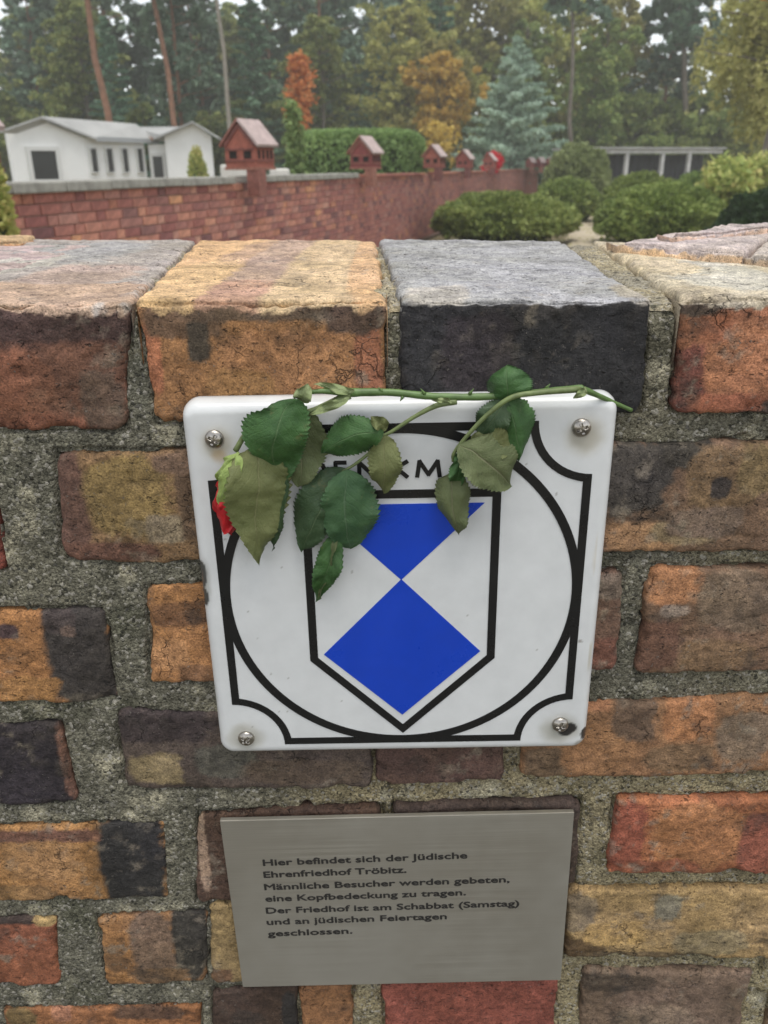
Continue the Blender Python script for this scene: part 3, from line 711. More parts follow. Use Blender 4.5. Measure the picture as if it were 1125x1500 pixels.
bm = bmesh.new(); add_box(bm, (0, .0055, 0), (PW-.02, .0046, PH-.02)); bm_obj('adhesive_pad', bm, simple('pad', (.03, .03, .03)), plate)
M_TXT = simple('engraved_black', (.022, .02, .018), .6)
LN = [("Hier befindet sich der Jüdische", (386, 1268), (684, 1257)), ("Ehrenfriedhof Tröbitz.", (387, 1285.5), (595, 1278)),
      ("Männliche Besucher werden gebeten,", (388, 1303.5), (746, 1292)), ("eine Kopfbedeckung zu tragen.", (389.5, 1320.5), (682, 1311)),
      ("Der Friedhof ist am Schabbat (Samstag)", (390.5, 1338), (760, 1327)), ("und an jüdischen Feiertagen", (391.5, 1354.5), (654, 1346)), ("geschlossen.", (393, 1371.5), (516, 1367))]
for s_, a, b_ in LN:
    A, B = on_y(*a, PY), on_y(*b_, PY); d = A-pcx; cs, sn = math.cos(PR), math.sin(PR)
    lx = d[0]*cs+d[2]*sn; lz = -d[0]*sn+d[2]*cs
    text_obj('text_line', s_, np.linalg.norm(B-A), .00545, M_TXT, plate, (lx, -.0001, lz), PR-math.atan2(B[2]-A[2], B[0]-A[0]), .0002, .038)

# ------------------------------------------------------------------ the withered rose
def leaf_mat(name, c1, c2, vein, rough=.45, trans=.0):
    m, t, b = nodes(name); q = N(t); uv = q.new('ShaderNodeTexCoord'); s = q.new('ShaderNodeSeparateXYZ', inp={0: uv.outputs['UV']}).outputs
    co = uv.outputs['Object']
    v = q.math('ABSOLUTE', q.math('SUBTRACT', s[1], .5))                         # 0 at the midrib
    ph = q.math('ADD', q.math('MULTIPLY', s[0], 9.), q.math('MULTIPLY', v, -7.))
    ph = q.math('ADD', ph, q.math('MULTIPLY', q.noise(co, 60, 2), 1.2))
    sv = q.math('ABSOLUTE', q.math('SUBTRACT', q.math('FRACT', ph), .5))
    side = q.ramp(sv, 0, .09, 1, 0); mid = q.ramp(v, .004, .022, 1, 0)
    wn = q.new('ShaderNodeTexNoise', inp={'Vector': co, 'Scale': 250., 'Detail': 2.}).outputs['Color']
    wv = q.new('ShaderNodeVectorMath', operation='ADD', inp={0: co, 1: q.new('ShaderNodeVectorMath', operation='SCALE', inp={0: wn, 'Scale': .003}).outputs[0]}).outputs[0]
    net = q.ramp(q.new('ShaderNodeTexVoronoi', feature='DISTANCE_TO_EDGE', inp={'Vector': wv, 'Scale': 520.}).outputs['Distance'], 0, .12, 1, 0)
    f = q.noise(co, 95, 5, .65); c = q.mix(q.ramp(f, .3, .7), c1, c2)
    c = q.mix(q.ramp(q.noise(co, 38, 3, .6), .55, .75, 0, .55), c, tuple(x*.55 for x in c1))
    c = q.mix(q.ramp(q.noise(co, 300, 4, .7), .6, .72, 0, .5), c, tuple(x*.45 for x in c1)); c = q.mix(q.ramp(q.noise(co, 70, 4, .7), .62, .75, 0, .6), c, (.16, .13, .05)); c = q.mix(q.math('MULTIPLY', side, .2), c, vein); c = q.mix(q.math('MULTIPLY', mid, .7), c, vein); c = q.mix(q.math('MULTIPLY', net, .12), c, vein)
    t.links.new(c, b.inputs['Base Color']); b.inputs['Roughness'].default_value = rough; b.inputs['Specular IOR Level'].default_value = .4
    h = q.math('ADD', q.math('MULTIPLY', side, -.3), q.math('ADD', q.math('MULTIPLY', net, -.2), q.math('ADD', q.math('MULTIPLY', mid, -.8), q.math('MULTIPLY', f, 1.2))))
    t.links.new(q.bump(h, .55, .0009), b.inputs['Normal'])
    return m
M_LG = leaf_mat('leaf_green', (.028, .080, .020), (.055, .135, .034), (.09, .15, .06), .56)
M_LT = leaf_mat('leaf_bluegreen', (.030, .080, .032), (.055, .12, .044), (.09, .15, .08), .58)
M_LD = leaf_mat('leaf_dark', (.028, .060, .024), (.045, .082, .032), (.09, .13, .06), .5)
M_LO = leaf_mat('leaf_olive', (.115, .135, .045), (.17, .185, .07), (.21, .21, .095), .6)
M_LB = leaf_mat('leaf_brown_olive', (.085, .11, .042), (.13, .155, .065), (.2, .19, .11), .65)
M_LY = leaf_mat('leaf_pale', (.19, .24, .10), (.26, .31, .14), (.32, .36, .2), .5)
M_STEM = simple('rose_stem', (.10, .17, .05), .45, 140, .3, bump=.3, bdist=.0006)
M_STEM2 = simple('rose_twig', (.14, .18, .065), .5, 160, .35, bump=.3, bdist=.0005)
r0 = on_y(600, 578, -.01)
rose = thing('withered_rose', 'wilted red rose with drooping serrated leaves laid over the top of the enamel sign', 'rose', tuple(r0))
def RP(px, py, y): return on_y(px, py, y)-r0
def leaf(base, tip, width, yb, yt, m, bulge=.004, fold=.2, twist=0., peak=.42, curl=0., seed=0, serr=.11, label=None, tipw=.0, asym=0., bend=0., flop=0.):
    """width in picture pixels at the leaf; yb / yt depth of base and tip in metres"""
    A, B = RP(*base, yb), RP(*tip, yt); L = np.linalg.norm(B-A); ax = (B-A)/L
    view = -(ray(*((np.array(base)+tip)/2))); view /= np.linalg.norm(view)
    nrm = view-ax*(view@ax); nrm /= np.linalg.norm(nrm); sd_ = np.cross(nrm, ax)
    if twist: sd_ = sd_*math.cos(twist)+nrm*math.sin(twist); nrm = np.cross(ax, sd_)
    ppm = F/np.linalg.norm(B+r0-CAM); hw = width/ppm/2
    ns, nt_ = 90, 33; s = np.linspace(0, 1, ns)[:, None]; t = np.linspace(-1, 1, nt_)[None]
    prof = (s**.66)*((1-s)**(.80*(1-peak)/peak))
    pk = prof.max(); prof = prof/pk
    saw = 1-((s*19+seed*.37) % 1); prof = prof*(1+serr*saw*np.clip(np.abs(t), .4, 1)**3*sstep(0, .06, s)*1.3)
    X = t*hw*prof; s2 = s+0*t; loc = np.stack([s2*L, X, s2*0], -1)
    nz = fbm(np.stack([s2*L*55+seed*3, X*55, s2*0+seed], -1).reshape(-1, 3), 3, seed+700).reshape(s2.shape)
    H = bulge*4*s2*(1-s2) + fold*np.abs(X) - curl*(X/hw)**2*hw + nz*.0036*sstep(0, .12, s2) + .0002*np.sin(s2*34-np.abs(t)*5)*np.abs(t)*sstep(0, .1, s2)
    H = H + .0022*np.sin(s2*11+seed*1.9+t*1.5)*t*t*sstep(0, .2, s2)
    if flop:                                             # one side of the blade hangs over
        k_ = np.clip(t*np.sign(flop)-.15, 0, 1); H = H-abs(flop)*hw*1.3*k_**1.4*sstep(0, .3, s2); X = X*(1-.28*abs(flop)*k_)
    X = X*(1+asym*t) + bend*L*4*s2*(1-s2) + .0026*nz*sstep(0, .15, s2) + tipw*hw*s2*s2
    P = A + loc[..., :1]*ax + X[..., None]*sd_ + H[..., None]*nrm
    P = P.reshape(-1, 3); uv = np.stack([s2, (t+1)/2+0*s2], -1).reshape(-1, 2)
    th = .00035; P2 = P-nrm*th; n0 = len(P); Fc = grid_faces(ns, nt_); 
    idx = np.arange(ns*nt_).reshape(ns, nt_); ring = np.concatenate([idx[:, 0], idx[-1, 1:], idx[::-1, -1][1:], idx[0, ::-1][1:-1]]); k = len(ring); j = np.arange(k)
    Fs = np.stack([ring, ring[(j+1) % k], n0+ring[(j+1) % k], n0+ring], -1)
    me = mesh_np('leaf', np.vstack([P, P2]), np.vstack([Fc, Fc[:, ::-1]+n0, Fs]), m, True, uv=np.vstack([uv, uv]))
    o = obj_me('leaf', me, rose)
    if label: o['label'] = label
    return o
ST = lambda pts: [RP(*p) for p in pts]
tube_obj('stem', ST([(925, 601, -.0045), (900, 590, -.008), (856, 571, -.019), (845, 569, -.02), (775, 576, -.019), (715, 581, -.018), (640, 581, -.0175), (575, 575, -.0175), (520, 575, -.018), (508, 578, -.018)]),
         [.0011, .0011, .0017, .0018, .0017, .0019, .0019, .0019, .0023, .0021], M_STEM, rose, 60, 12, .04)
tube_obj('stem', ST([(512, 578, -.018), (480, 592, -.021), (450, 603, -.0225), (405, 606, -.024), (365, 630, -.023), (345, 660, -.022)]), [.0024, .0016, .0013, .0012, .0013, .0016], M_STEM2, rose, 40, 10)
tube_obj('stem', ST([(515, 575, -.018), (470, 573, -.021), (440, 577, -.021)]), [.0024, .0013, .0009], M_STEM, rose, 20, 8)
tube_obj('twig', ST([(668, 588, -.018), (640, 594, -.0205), (608, 610, -.021), (574, 632, -.0205), (556, 640, -.021)]), [.0018, .0015, .0011, .0010, .0009], M_STEM2, rose, 30, 8)
tube_obj('twig', ST([(566, 636, -.0205), (545, 660, -.0185), (520, 680, -.018), (500, 692, -.018)]), [.001, .0009, .0008, .0007], M_STEM2, rose, 20, 8)
tube_obj('twig', ST([(850, 570, -.0205), (790, 575, -.0255), (750, 582, -.027), (718, 604, -.027), (690, 632, -.0262), (666, 662, -.025), (664, 676, -.024)]), [.0018, .0015, .0014, .0012, .0011, .001, .0009], M_STEM2, rose, 40, 8)
# stipules at the nodes
leaf((520, 572), (458, 566), 12, -.021, -.022, M_LY, .001, .1, seed=31, serr=0)
leaf((512, 582), (450, 606), 14, -.023, -.0245, M_LY, .001, .1, seed=32, serr=0)
leaf((662, 590), (632, 586), 9, -.0215, -.023, M_STEM and M_LY, .001, .1, seed=33, serr=0)
leaf((858, 567), (838, 583), 12, -.022, -.022, M_LY, .001, .1, seed=34, serr=0)
# left group
leaf((452, 600), (436, 712), 62, -.0165, -.016, M_LB, .002, .15, seed=2, peak=.5)
leaf((378, 652), (377, 826), 88, -.0255, -.0205, M_LO, .005, .16, seed=3, peak=.38, asym=.04, bend=0, flop=.3, label='large olive underside leaf')
leaf((410, 680), (400, 806), 34, -.0205, -.0175, M_LD, .002, .2, twist=.4, seed=4, peak=.4)
leaf((432, 584), (420, 700), 86, -.0295, -.023, M_LG, .007, -.16, seed=1, peak=.5, curl=.2, asym=.05, bend=-.2, flop=-.15, label='large dark green leaf')
leaf((440, 594), (362, 616), 22, -.027, -.023, M_LD, .003, .2, seed=35, peak=.5)
leaf((440, 588), (452, 562), 26, -.022, -.023, M_LY, .004, .4, seed=5, peak=.5, serr=.02)
# middle group
leaf((562, 628), (472, 662), 56, -.0235, -.019, M_LG, .005, -.2, seed=6, peak=.5, curl=.2, bend=-.07, flop=.4)
leaf((566, 630), (543, 612), 20, -.0235, -.024, M_LO, .003, .3, seed=7, peak=.5)
leaf((566, 638), (565, 724), 48, -.023, -.0185, M_LO, .005, .18, seed=8, peak=.45, bend=-.03, flop=-.4)
leaf((506, 686), (442, 806), 66, -.0175, -.0165, M_LD, .004, -.12, seed=9, peak=.48, curl=.15, bend=-.05)
leaf((508, 688), (516, 806), 80, -.0215, -.0185, M_LT, .006, -.14, seed=10, peak=.52, curl=.15, bend=-.03, asym=.08, label='round blue-green leaf')
leaf((492, 782), (464, 882), 38, -.0185, -.0165, M_LG, .004, .3, seed=11, peak=.4)
leaf((494, 786), (468, 878), 20, -.019, -.017, M_LB, .003, .4, twist=.5, seed=12, peak=.45)
# right group
leaf((746, 588), (746, 534), 62, -.021, -.016, M_LG, .006, .1, seed=13, peak=.5, curl=.3, flop=.6, bend=.05)
leaf((742, 583), (757, 676), 62, -.0215, -.018, M_LG, .005, -.2, seed=14, peak=.45, curl=.2, bend=.08, flop=.8)
leaf((744, 588), (700, 640), 46, -.0215, -.019, M_LD, .004, -.1, seed=15, peak=.5)
leaf((672, 652), (744, 720), 84, -.0265, -.0225, M_LB, .005, .12, seed=16, peak=.52, tipw=.35, asym=.15, flop=.5, bend=.06, label='dry olive-brown leaf turned underside out')
leaf((690, 640), (752, 660), 40, -.0235, -.02, M_LO, .003, .1, seed=17, peak=.5)
leaf((668, 664), (672, 712), 26, -.0235, -.022, M_LG, .004, .3, seed=18, peak=.5)
leaf((664, 690), (674, 786), 52, -.022, -.0185, M_LB, .006, .35, seed=19, peak=.38, curl=.5, bend=-.06, flop=-.6, label='small crumpled olive leaf')
# bud
M_RED = simple('red_petal', (.48, .012, .018), .5, 90, .45, bump=.3, bdist=.001)
M_SEP = leaf_mat('sepal', (.24, .33, .08), (.33, .43, .13), (.36, .42, .2), .45)
bud = obj_me('bud', mesh_np('bud', *(lambda g: g)((lambda: (
    np.array([[.0052*math.sin(a)*math.cos(b), .0052*math.sin(a)*math.sin(b), -.011*math.cos(a)] for a in np.linspace(.05, 3.09, 14) for b in np.linspace(0, 2*math.pi, 20)]), grid_faces(14, 20)))()), M_RED), rose)
bp = RP(334, 728, -.0172); bud.location = bp; bud.rotation_euler = (0, .12, 0); bud.scale = (.85, .7, 1.05)
def petal(a, b, wd, y1, y2, m, tw, sd_, nm='petal', bul=.004):
    o = leaf(a, b, wd, y1, y2, m, bul, -.25, twist=tw, peak=.6, curl=.5, seed=sd_, serr=0); o.name = nm; return o
petal((340, 692), (327, 780), 30, -.0205, -.018, M_RED, .3, 41); petal((344, 692), (340, 782), 34, -.0215, -.0185, M_RED, -.2, 42)
petal((334, 694), (318, 752), 20, -.020, -.0175, M_RED, .8, 43); petal((348, 702), (350, 776), 26, -.0205, -.018, M_RED, -.6, 44); petal((330, 700), (333, 768), 20, -.0215, -.0195, M_RED, .1, 48)
petal((352, 664), (322, 738), 30, -.0275, -.0235, M_SEP, .2, 45, 'sepal', .004); petal((350, 662), (317, 706), 15, -.025, -.021, M_SEP, .7, 46, 'sepal')
# thorns along the main stem
for k_, (a_, b_) in enumerate((((560, 574), (554, 567)), ((622, 577), (616, 569)), ((688, 577), (694, 569)), ((800, 569), (806, 562)), ((590, 581), (586, 588)))):
    tube_obj('thorn', ST([(*a_, -.0185), (*b_, -.0195)]), [.0011, .0001], M_STEM, rose, 4, 6)

# ------------------------------------------------------------------ ground, path, the cemetery behind
def struct(name, me): o = obj_me(name, me); return tag(o, kind='structure')
def leafcol_mat(name, cols, rough=.6, trans=.25):
    m, t, b = nodes(name); q = N(t); g = q.new('ShaderNodeNewGeometry').outputs['Random Per Island']
    co = q.new('ShaderNodeTexCoord').outputs['Object']; f = q.noise(co, .9, 3, .6); f2 = q.math('ADD', q.math('MULTIPLY', g, .65), q.math('SUBTRACT', q.math('MULTIPLY', f, 1.3), .45))
    r = q.new('ShaderNodeValToRGB', inp={0: f2}); cr = r.color_ramp
    while len(cr.elements) < len(cols): cr.elements.new(.5)
    for i, c in enumerate(cols): cr.elements[i].position = .05+.9*i/(len(cols)-1); cr.elements[i].color = (*c, 1)
    oi = q.new('ShaderNodeObjectInfo').outputs['Random']; h = q.new('ShaderNodeHueSaturation', inp={'Hue': q.ramp(oi, 0, 1, .485, .515), 'Value': q.ramp(oi, 0, 1, .8, 1.2), 'Color': r.outputs[0]}).outputs[0]
    t.links.new(h, b.inputs['Base Color']); b.inputs['Roughness'].default_value = rough; b.inputs['Specular IOR Level'].default_value = .3
    tr = q.new('ShaderNodeBsdfTranslucent', inp={0: h}); mx = q.new('ShaderNodeMixShader', inp={0: trans}); out = t.nodes['Material Output']
    t.links.new(b.outputs[0], mx.inputs[1]); t.links.new(tr.outputs[0], mx.inputs[2]); t.links.new(mx.outputs[0], out.inputs[0])
    return m
def leaf_cloud(P, size, rng, asp=1.5, droop=0., jit=.35, dirs=None):
    """a small kite-shaped leaf (2 triangles as one quad) at each point"""
    n = len(P); a = rng.normal(size=(n, 3)); 
    if dirs is not None: a = dirs+a*.45
    a[:, 2] -= droop; a /= np.linalg.norm(a, axis=1)[:, None]
    b = np.cross(a, rng.normal(size=(n, 3))); b /= np.linalg.norm(b, axis=1)[:, None]
    s = size*(1+jit*rng.normal(size=(n, 1))).clip(.4, 2)
    V = np.stack([P-a*s*asp/2, P+b*s*.5, P+a*s*asp/2, P-b*s*.5], 1).reshape(-1, 3)
    return V, np.arange(4*n).reshape(n, 4)
def cloud_me(name, parts, m, rng=None):
    Vs, Fs, o = [], [], 0
    for V, Fc in parts: Vs.append(V); Fs.append(Fc+o); o += len(V)
    return mesh_np(name, np.vstack(Vs), np.vstack(Fs), m, False)
def blob(n, c, r, rng, shell=.55):
    d = rng.normal(size=(n, 3)); d /= np.linalg.norm(d, axis=1)[:, None]
    return np.array(c)+d*np.array(r)*(shell+(1-shell)*rng.random((n, 1)))**1.0
# ground sheet with fallen leaves and thin grass
def ground_mat():
    m, t, b = nodes('ground'); q = N(t); co = q.new('ShaderNodeTexCoord').outputs['Object']
    f = q.noise(co, .7, 6, .65); g = q.noise(co, 14, 5, .7)
    c = q.mix(q.ramp(f, .4, .6), (.075, .085, .035), (.16, .12, .065)); c = q.mix(q.ramp(g, .4, .65, 0, .7), c, (.21, .15, .07))
    t.links.new(c, b.inputs['Base Color']); b.inputs['Roughness'].default_value = .95; t.links.new(q.bump(g, .6, .03), b.inputs['Normal']); return m
M_GR = ground_mat()
nx = 121; gx = np.sinh(np.linspace(-5, 5, nx))*4.0; gy = np.sinh(np.linspace(-5, 5, nx))*4.0
X, Y = np.meshgrid(gx, gy, indexing='ij'); q3 = np.stack([X, Y, X*0], -1).reshape(-1, 3)
q3[:, 2] = (.05*vn(q3*.4, 5)+.03*vn(q3*1.3, 6))*sstep(2, 6, np.abs(q3[:, 1])) - .02*sstep(2, 6, np.abs(q3[:, 1]))
struct('ground', mesh_np('ground', q3, grid_faces(nx, nx), M_GR))
# paved ground in front of the wall, where the photographer stands
M_PAVE = simple('gravel_paving', (.075, .07, .055), .9, 60, .25, bump=.4, bdist=.01)
bm = bmesh.new(); add_box(bm, (0, -2.2, .015), (9, 4.2, .05), bev=.01); o = bm_obj('pavement', bm, M_PAVE); tag(o, kind='structure')
# sand path between the shrubs
M_PATH = simple('sand_path', (.46, .39, .28), .95, 6, .15, bump=.3, bdist=.01)
pp = spline([(.6, 2.2, .07), (1.4, 5, .07), (2.4, 9, .07), (3.6, 14, .07), (4.75, 19, .07), (6.0, 24.5, .07), (7.3, 30, .07), (8.6, 36, .07)], 50)
wd = .42+.04*np.sin(np.arange(50)); V = np.array([[p+np.array([s*w_, 0, (.0 if abs(s) < 1.2 else -.1)]) for s in (-1.4, -1, -.3, .3, 1, 1.4)] for p, w_ in zip(pp, wd)]).reshape(-1, 3)
struct('path', mesh_np('path', V, grid_faces(50, 6)[:, ::-1], M_PATH))

rgf = np.random.default_rng(77); nf = 9000; PL = np.stack([rgf.uniform(-4, 14, nf), rgf.uniform(1.2, 40, nf)**1.0, np.full(nf, .085)], -1)
PL = PL[PL[:, 0] > -3.6+.25*PL[:, 1]]; Vf, Ff = leaf_cloud(PL, .055, rgf); Vf[:, 2] = .075+(Vf[:, 2]-.085)*.25
FALL = (Vf, Ff)
# ---- the long red wall with its little brick houses
GW = thing('long_brick_wall', 'long red brick cemetery wall running back diagonally to the shrubs', 'wall', (0, 0, 0))
WT = CAM_Z-.10; DIR = np.array([.25, 1.0]); DIR /= np.linalg.norm(DIR); NR = np.array([DIR[1], -DIR[0]])   # face looks to +X
def wpt(Zc, off=0.): return np.array([-3.9+.25*Zc, Zc-D])+NR*off     # Zc = distance in front of the camera
ANG = math.atan2(DIR[1], DIR[0])
W0, W1 = wpt(2.2), wpt(45.5); WL = np.linalg.norm(W1-W0)
BM = []
def redbrick(name, c, rough=.85):
    m, t, b = nodes(name); q = N(t); co = q.new('ShaderNodeTexCoord').outputs['Object']; oi = q.new('ShaderNodeObjectInfo').outputs['Random']
    f = q.noise(co, 22, 5, .7); v = tuple(x*.55 for x in c); cc = q.mix(q.ramp(f, .3, .7), v, tuple(x*1.25 for x in c))
    cc = q.new('ShaderNodeHueSaturation', inp={'Hue': q.ramp(oi, 0, 1, .49, .512), 'Value': q.ramp(oi, 0, 1, .72, 1.28), 'Color': cc}).outputs[0]
    t.links.new(cc, b.inputs['Base Color']); b.inputs['Roughness'].default_value = rough; t.links.new(q.bump(f, .5, .006), b.inputs['Normal']); return m
for c in ((.42, .17, .135), (.48, .20, .15), (.35, .145, .125), (.46, .22, .175), (.26, .12, .11), (.56, .25, .15)): BM.append(redbrick('red_brick_%s' % 'abcdef'[len(BM)], c))
M_RM = simple('red_wall_mortar', (.33, .22, .18), .95, 20, .3)
def brick_me(L, m):
    bm = bmesh.new(); add_box(bm, (0, 0, 0), (L-.011, .02, .068)); 
    es = [e for e in bm.edges if all(v.co.y < 0 for v in e.verts)]; bmesh.ops.bevel(bm, geom=es, offset=.003, segments=1, affect='EDGES')
    me = bpy.data.meshes.new('brick'); bmesh.ops.recalc_face_normals(bm, faces=bm.faces); bm.to_mesh(me); bm.free(); me.materials.append(m); return me
LONG = [brick_me(.252, m) for m in BM]; SHORT = [brick_me(.126, m) for m in BM]
rb = random.Random(3); cnt = 0; rest = bmesh.new()
RZ = ANG
cand = []
course = 0; z = WT-.075
while z > .03:
    s_ = -(.063 if course % 2 else 0); k = 0
    while s_ < WL:
        L = .252 if (course+k) % 3 else .126
        c2 = W0+DIR*(s_+L/2); Zc = c2[1]+D
        vis = Zc > 5.05 and z > CAM_Z-.0612-(Zc-.42)*.078-.03
        cand.append((0 if vis else 1, Zc, c2, z, L)); s_ += L; k += 1
    z -= .0765; course += 1
cand.sort(key=lambda a: (a[0], a[1]))
for vis, Zc, c2, z, L in cand:
    pr = NR*(.001+rb.uniform(-.004, .005)); k = rb.choices(range(6), (5, 4, 3, 3, 1.4, 1.2))[0]
    if cnt < 300 and vis == 0:
        o = obj_me('brick', (LONG if L > .2 else SHORT)[k], GW); o.location = (c2[0]+pr[0], c2[1]+pr[1], z+rb.uniform(-.002, .002)); o.rotation_euler = (rb.uniform(-.01, .01), 0, RZ); cnt += 1
    else:
        n0 = len(rest.faces); add_box(rest, (c2[0]+pr[0], c2[1]+pr[1], z), (L-.011, .02, .068), RZ)
        rest.faces.ensure_lookup_table()
        for f_ in rest.faces[n0:]: f_.material_index = k
me = bpy.data.meshes.new('far_bricks'); rest.to_mesh(me); rest.free(); [me.materials.append(m) for m in BM]
tag(obj_me('far_bricks', me, GW), kind='stuff')
bm = bmesh.new(); mid = (W0+W1)/2-NR*.135; add_box(bm, (mid[0], mid[1], WT/2-.02), (WL, .26, WT-.04), RZ); bm_obj('wall_core', bm, M_RM, GW)
# far end turns to the right
TW0 = wpt(45.5); bm = bmesh.new(); add_box(bm, (TW0[0]+.25, TW0[1]+.1, WT/2), (.7, .3, WT), .2); bm_obj('end_pier', bm, BM[0], GW)
# coping
M_COP = simple('concrete_coping', (.30, .29, .255), .9, 7, .35, bump=.5, bdist=.01); M_COPR = redbrick('tile_coping', (.36, .13, .09))
s_ = 0
pill = [9.35, 14.0, 19.8, 24.2, 29.6, 34.0]
while s_ < WL-.3:
    c2 = W0+DIR*(s_+.31); Zc = c2[1]+D; stone = Zc < 14
    if not any(abs(Zc-p_) < .32 for p_ in pill):
        bm = bmesh.new(); add_box(bm, (0, 0, 0), (.592, .37, .072 if stone else .05), bev=.012)
        o = bm_obj('coping_slab', bm, M_COP if stone else M_COPR, GW); c3 = c2-NR*.12
        o.location = (c3[0], c3[1], WT-.04+(.036 if stone else .02)+rb.uniform(-.003, .003)); o.rotation_euler = (0, 0, RZ)
    s_ += .605
# little houses
M_HR = redbrick('house_red_clay', (.30, .085, .065), .75); M_HR2 = redbrick('house_dull_clay', (.26, .105, .08), .8); M_TILE = simple('pink_tile', (.42, .33, .31), .8, 12, .2, bump=.3, bdist=.005)
M_HOLE = simple('dark_opening', (.02, .014, .012), .9)
def house(Zc, label, sc=1., rot=0., loc=None, detail=True):
    c = wpt(Zc+.22, .13) if loc is None else np.array(loc)
    t = thing('brick_lantern_house', label, 'ornament', (c[0], c[1], WT-.085), RZ+rot-.2, 'little brick houses on the cemetery wall')
    t.scale = (sc*.89,)*3
    # local x runs along the wall away from the camera, -y towards the lawn
    bm = bmesh.new(); add_box(bm, (-.12, -.115, .06), (.16, .17, .30)); bm_obj('post', bm, M_HR2, t)
    bm = bmesh.new(); add_box(bm, (0, .045, .215), (.42, .46, .03)); bm_obj('base_slab', bm, M_HR2, t)
    zb, ze, za = .23, .50, .73; w_ = .215; l_ = .20; yc = .045
    # body: front gable towards the camera (-x)
    bm = bmesh.new(); add_prism(bm, [(-l_, yc-w_, zb), (-l_, yc+w_, zb), (-l_, yc+w_, ze), (-l_, yc, za-.03), (-l_, yc-w_, ze)], (2*l_, 0, 0)); body = bm_obj('body', bm, M_HR, t)
    if detail:
        bm = bmesh.new()
        for s in (-1, 1):                                   # raised gable trim
            add_box(bm, (-l_-.006, yc+s*w_*.5, (ze+za)/2-.045), (.02, .30, .03), mat=Matrix.Rotation(-s*math.atan2(za-ze, w_), 4, 'X'))
        add_box(bm, (-l_-.007, yc, .425), (.018, .40, .016)); add_box(bm, (-l_-.008, yc, .30), (.02, .42, .016)); add_box(bm, (0, yc-w_-.006, .44), (.38, .016, .016)); add_box(bm, (0, yc-w_-.007, .30), (.38, .018, .016))
        bm_obj('trim', bm, M_HR2, body)
        for y in (-.105, .10):
            bm = bmesh.new(); add_box(bm, (-l_-.0012, yc+y, .365), (.006, .105, .085)); bm_obj('window', bm, M_HOLE, t)
        for x in (-.12, -.03, .06, .14):
            bm = bmesh.new(); add_box(bm, (x, yc-w_-.0012, .37), (.045, .006, .10)); bm_obj('window', bm, M_HOLE, t)
    else:
        for y in (-.09, .09):
            bm = bmesh.new(); add_box(bm, (-l_-.0012, yc+y, .36), (.006, .09, .085)); bm_obj('window', bm, M_HOLE, t)
    for s in (-1, 1):
        a = math.atan2(za-ze, w_); bm = bmesh.new()
        add_prism(bm, [(-l_-.03, yc, za), (l_+.03, yc, za), (l_+.03, yc+s*(w_+.05), ze-.05), (-l_-.03, yc+s*(w_+.05), ze-.05)], (0, s*.012, .028)); bm_obj('roof', bm, M_TILE if s < 0 else M_HR2, t)
    return t
house(4.98, 'little red brick house half cut off at the left edge of the picture')
house(9.35, 'largest fully visible little brick house with pink roof beside the white chapel')
house(14.0, 'second little brick house with pink roof in front of the clipped hedge', .98)
house(19.8, 'little brick house at the right end of the clipped hedge')
house(24.2, 'pale red little brick house standing left of the twin next to the red flowers', .96, detail=False)
house(29.6, 'small brick house directly left of the red flowers', .95, detail=False)
for px_, sc_, lb in ((764, .95, 'leftmost tiny brick house at the far end of the wall'), (777, .95, 'middle tiny brick house at the far end of the wall'), (790, .95, 'rightmost tiny brick house at the far end of the wall')):
    Zf = 44.; house(0, lb, sc_, -.4, ((px_-562)/F*Zf, Zf-D), False)
# red flowers on the wall
M_FL = leafcol_mat('red_flowers', [(.35, .01, .03), (.62, .02, .06), (.75, .05, .12)]); rg = np.random.default_rng(5)
c = wpt(31.3, -.1); P_ = np.vstack([blob(500, (c[0]+.15, c[1], WT+.33), (.36, .36, .34), rg), blob(200, (c[0], c[1]-.1, WT+.03), (.4, .3, .2), rg)])
tag(obj_me('red_flowers', cloud_me('red_flowers', [leaf_cloud(P_, .07, rg)], M_FL)), 'bunch of bright red flowers on top of the red brick wall', 'flowers')
# pale stones behind the wall
M_PS = simple('pale_stone', (.66, .64, .58), .8, 5, .1)
for (px_, py_, w_, h_, lb) in ((352, 256, .50, .26, 'wide pale stone block behind the wall under the largest brick house'), (410, 256, .25, .16, 'small pale stone block behind the wall right of the largest brick house')):
    p_ = on_y(px_, py_, 12.2-D); bm = bmesh.new(); add_box(bm, (0, 0, 0), (w_, .3, 2*p_[2]*0+h_), bev=.03); bm2 = bm; add_box(bm, (0, 0, -h_/2-.6), (w_*.8, .22, 1.2)); o = bm_obj('stone_block', bm, M_PS); o.location = (p_[0], p_[1], p_[2]); tag(o, lb, 'stone')

# ---- white chapel
M_WH = simple('white_render', (.86, .86, .83), .85, 1.5, .05); M_RF = simple('bitumen_roof', (.40, .40, .385), .75, .8, .25); M_RFR = simple('rusty_roof', (.34, .20, .14), .8, 1, .25); M_DKW = simple('dark_glass', (.03, .03, .028), .3); M_BRD = simple('grey_board', (.42, .44, .45), .7); M_FRM = simple('window_frame', (.66, .66, .63), .6)
ch = thing('white_chapel', 'low white building with grey gabled roof behind the long red wall', 'building', (0, 0, 0))
def pt(px, py, Y): return Vector(on_y(px, py, Y))
# front wing: plan from picture columns on measured depths
def wallpoly(name, pts, thick, m=M_WH, par=ch):
    bm = bmesh.new(); add_prism(bm, pts, thick); return bm_obj(name, bm, m, par)
YA, YB_, YC = 26., 27.5, 31.5
def corner_(px, Y, ytop, zb=0.): t_ = pt(px, ytop, Y); return t_, Vector((t_.x, t_.y, zb))
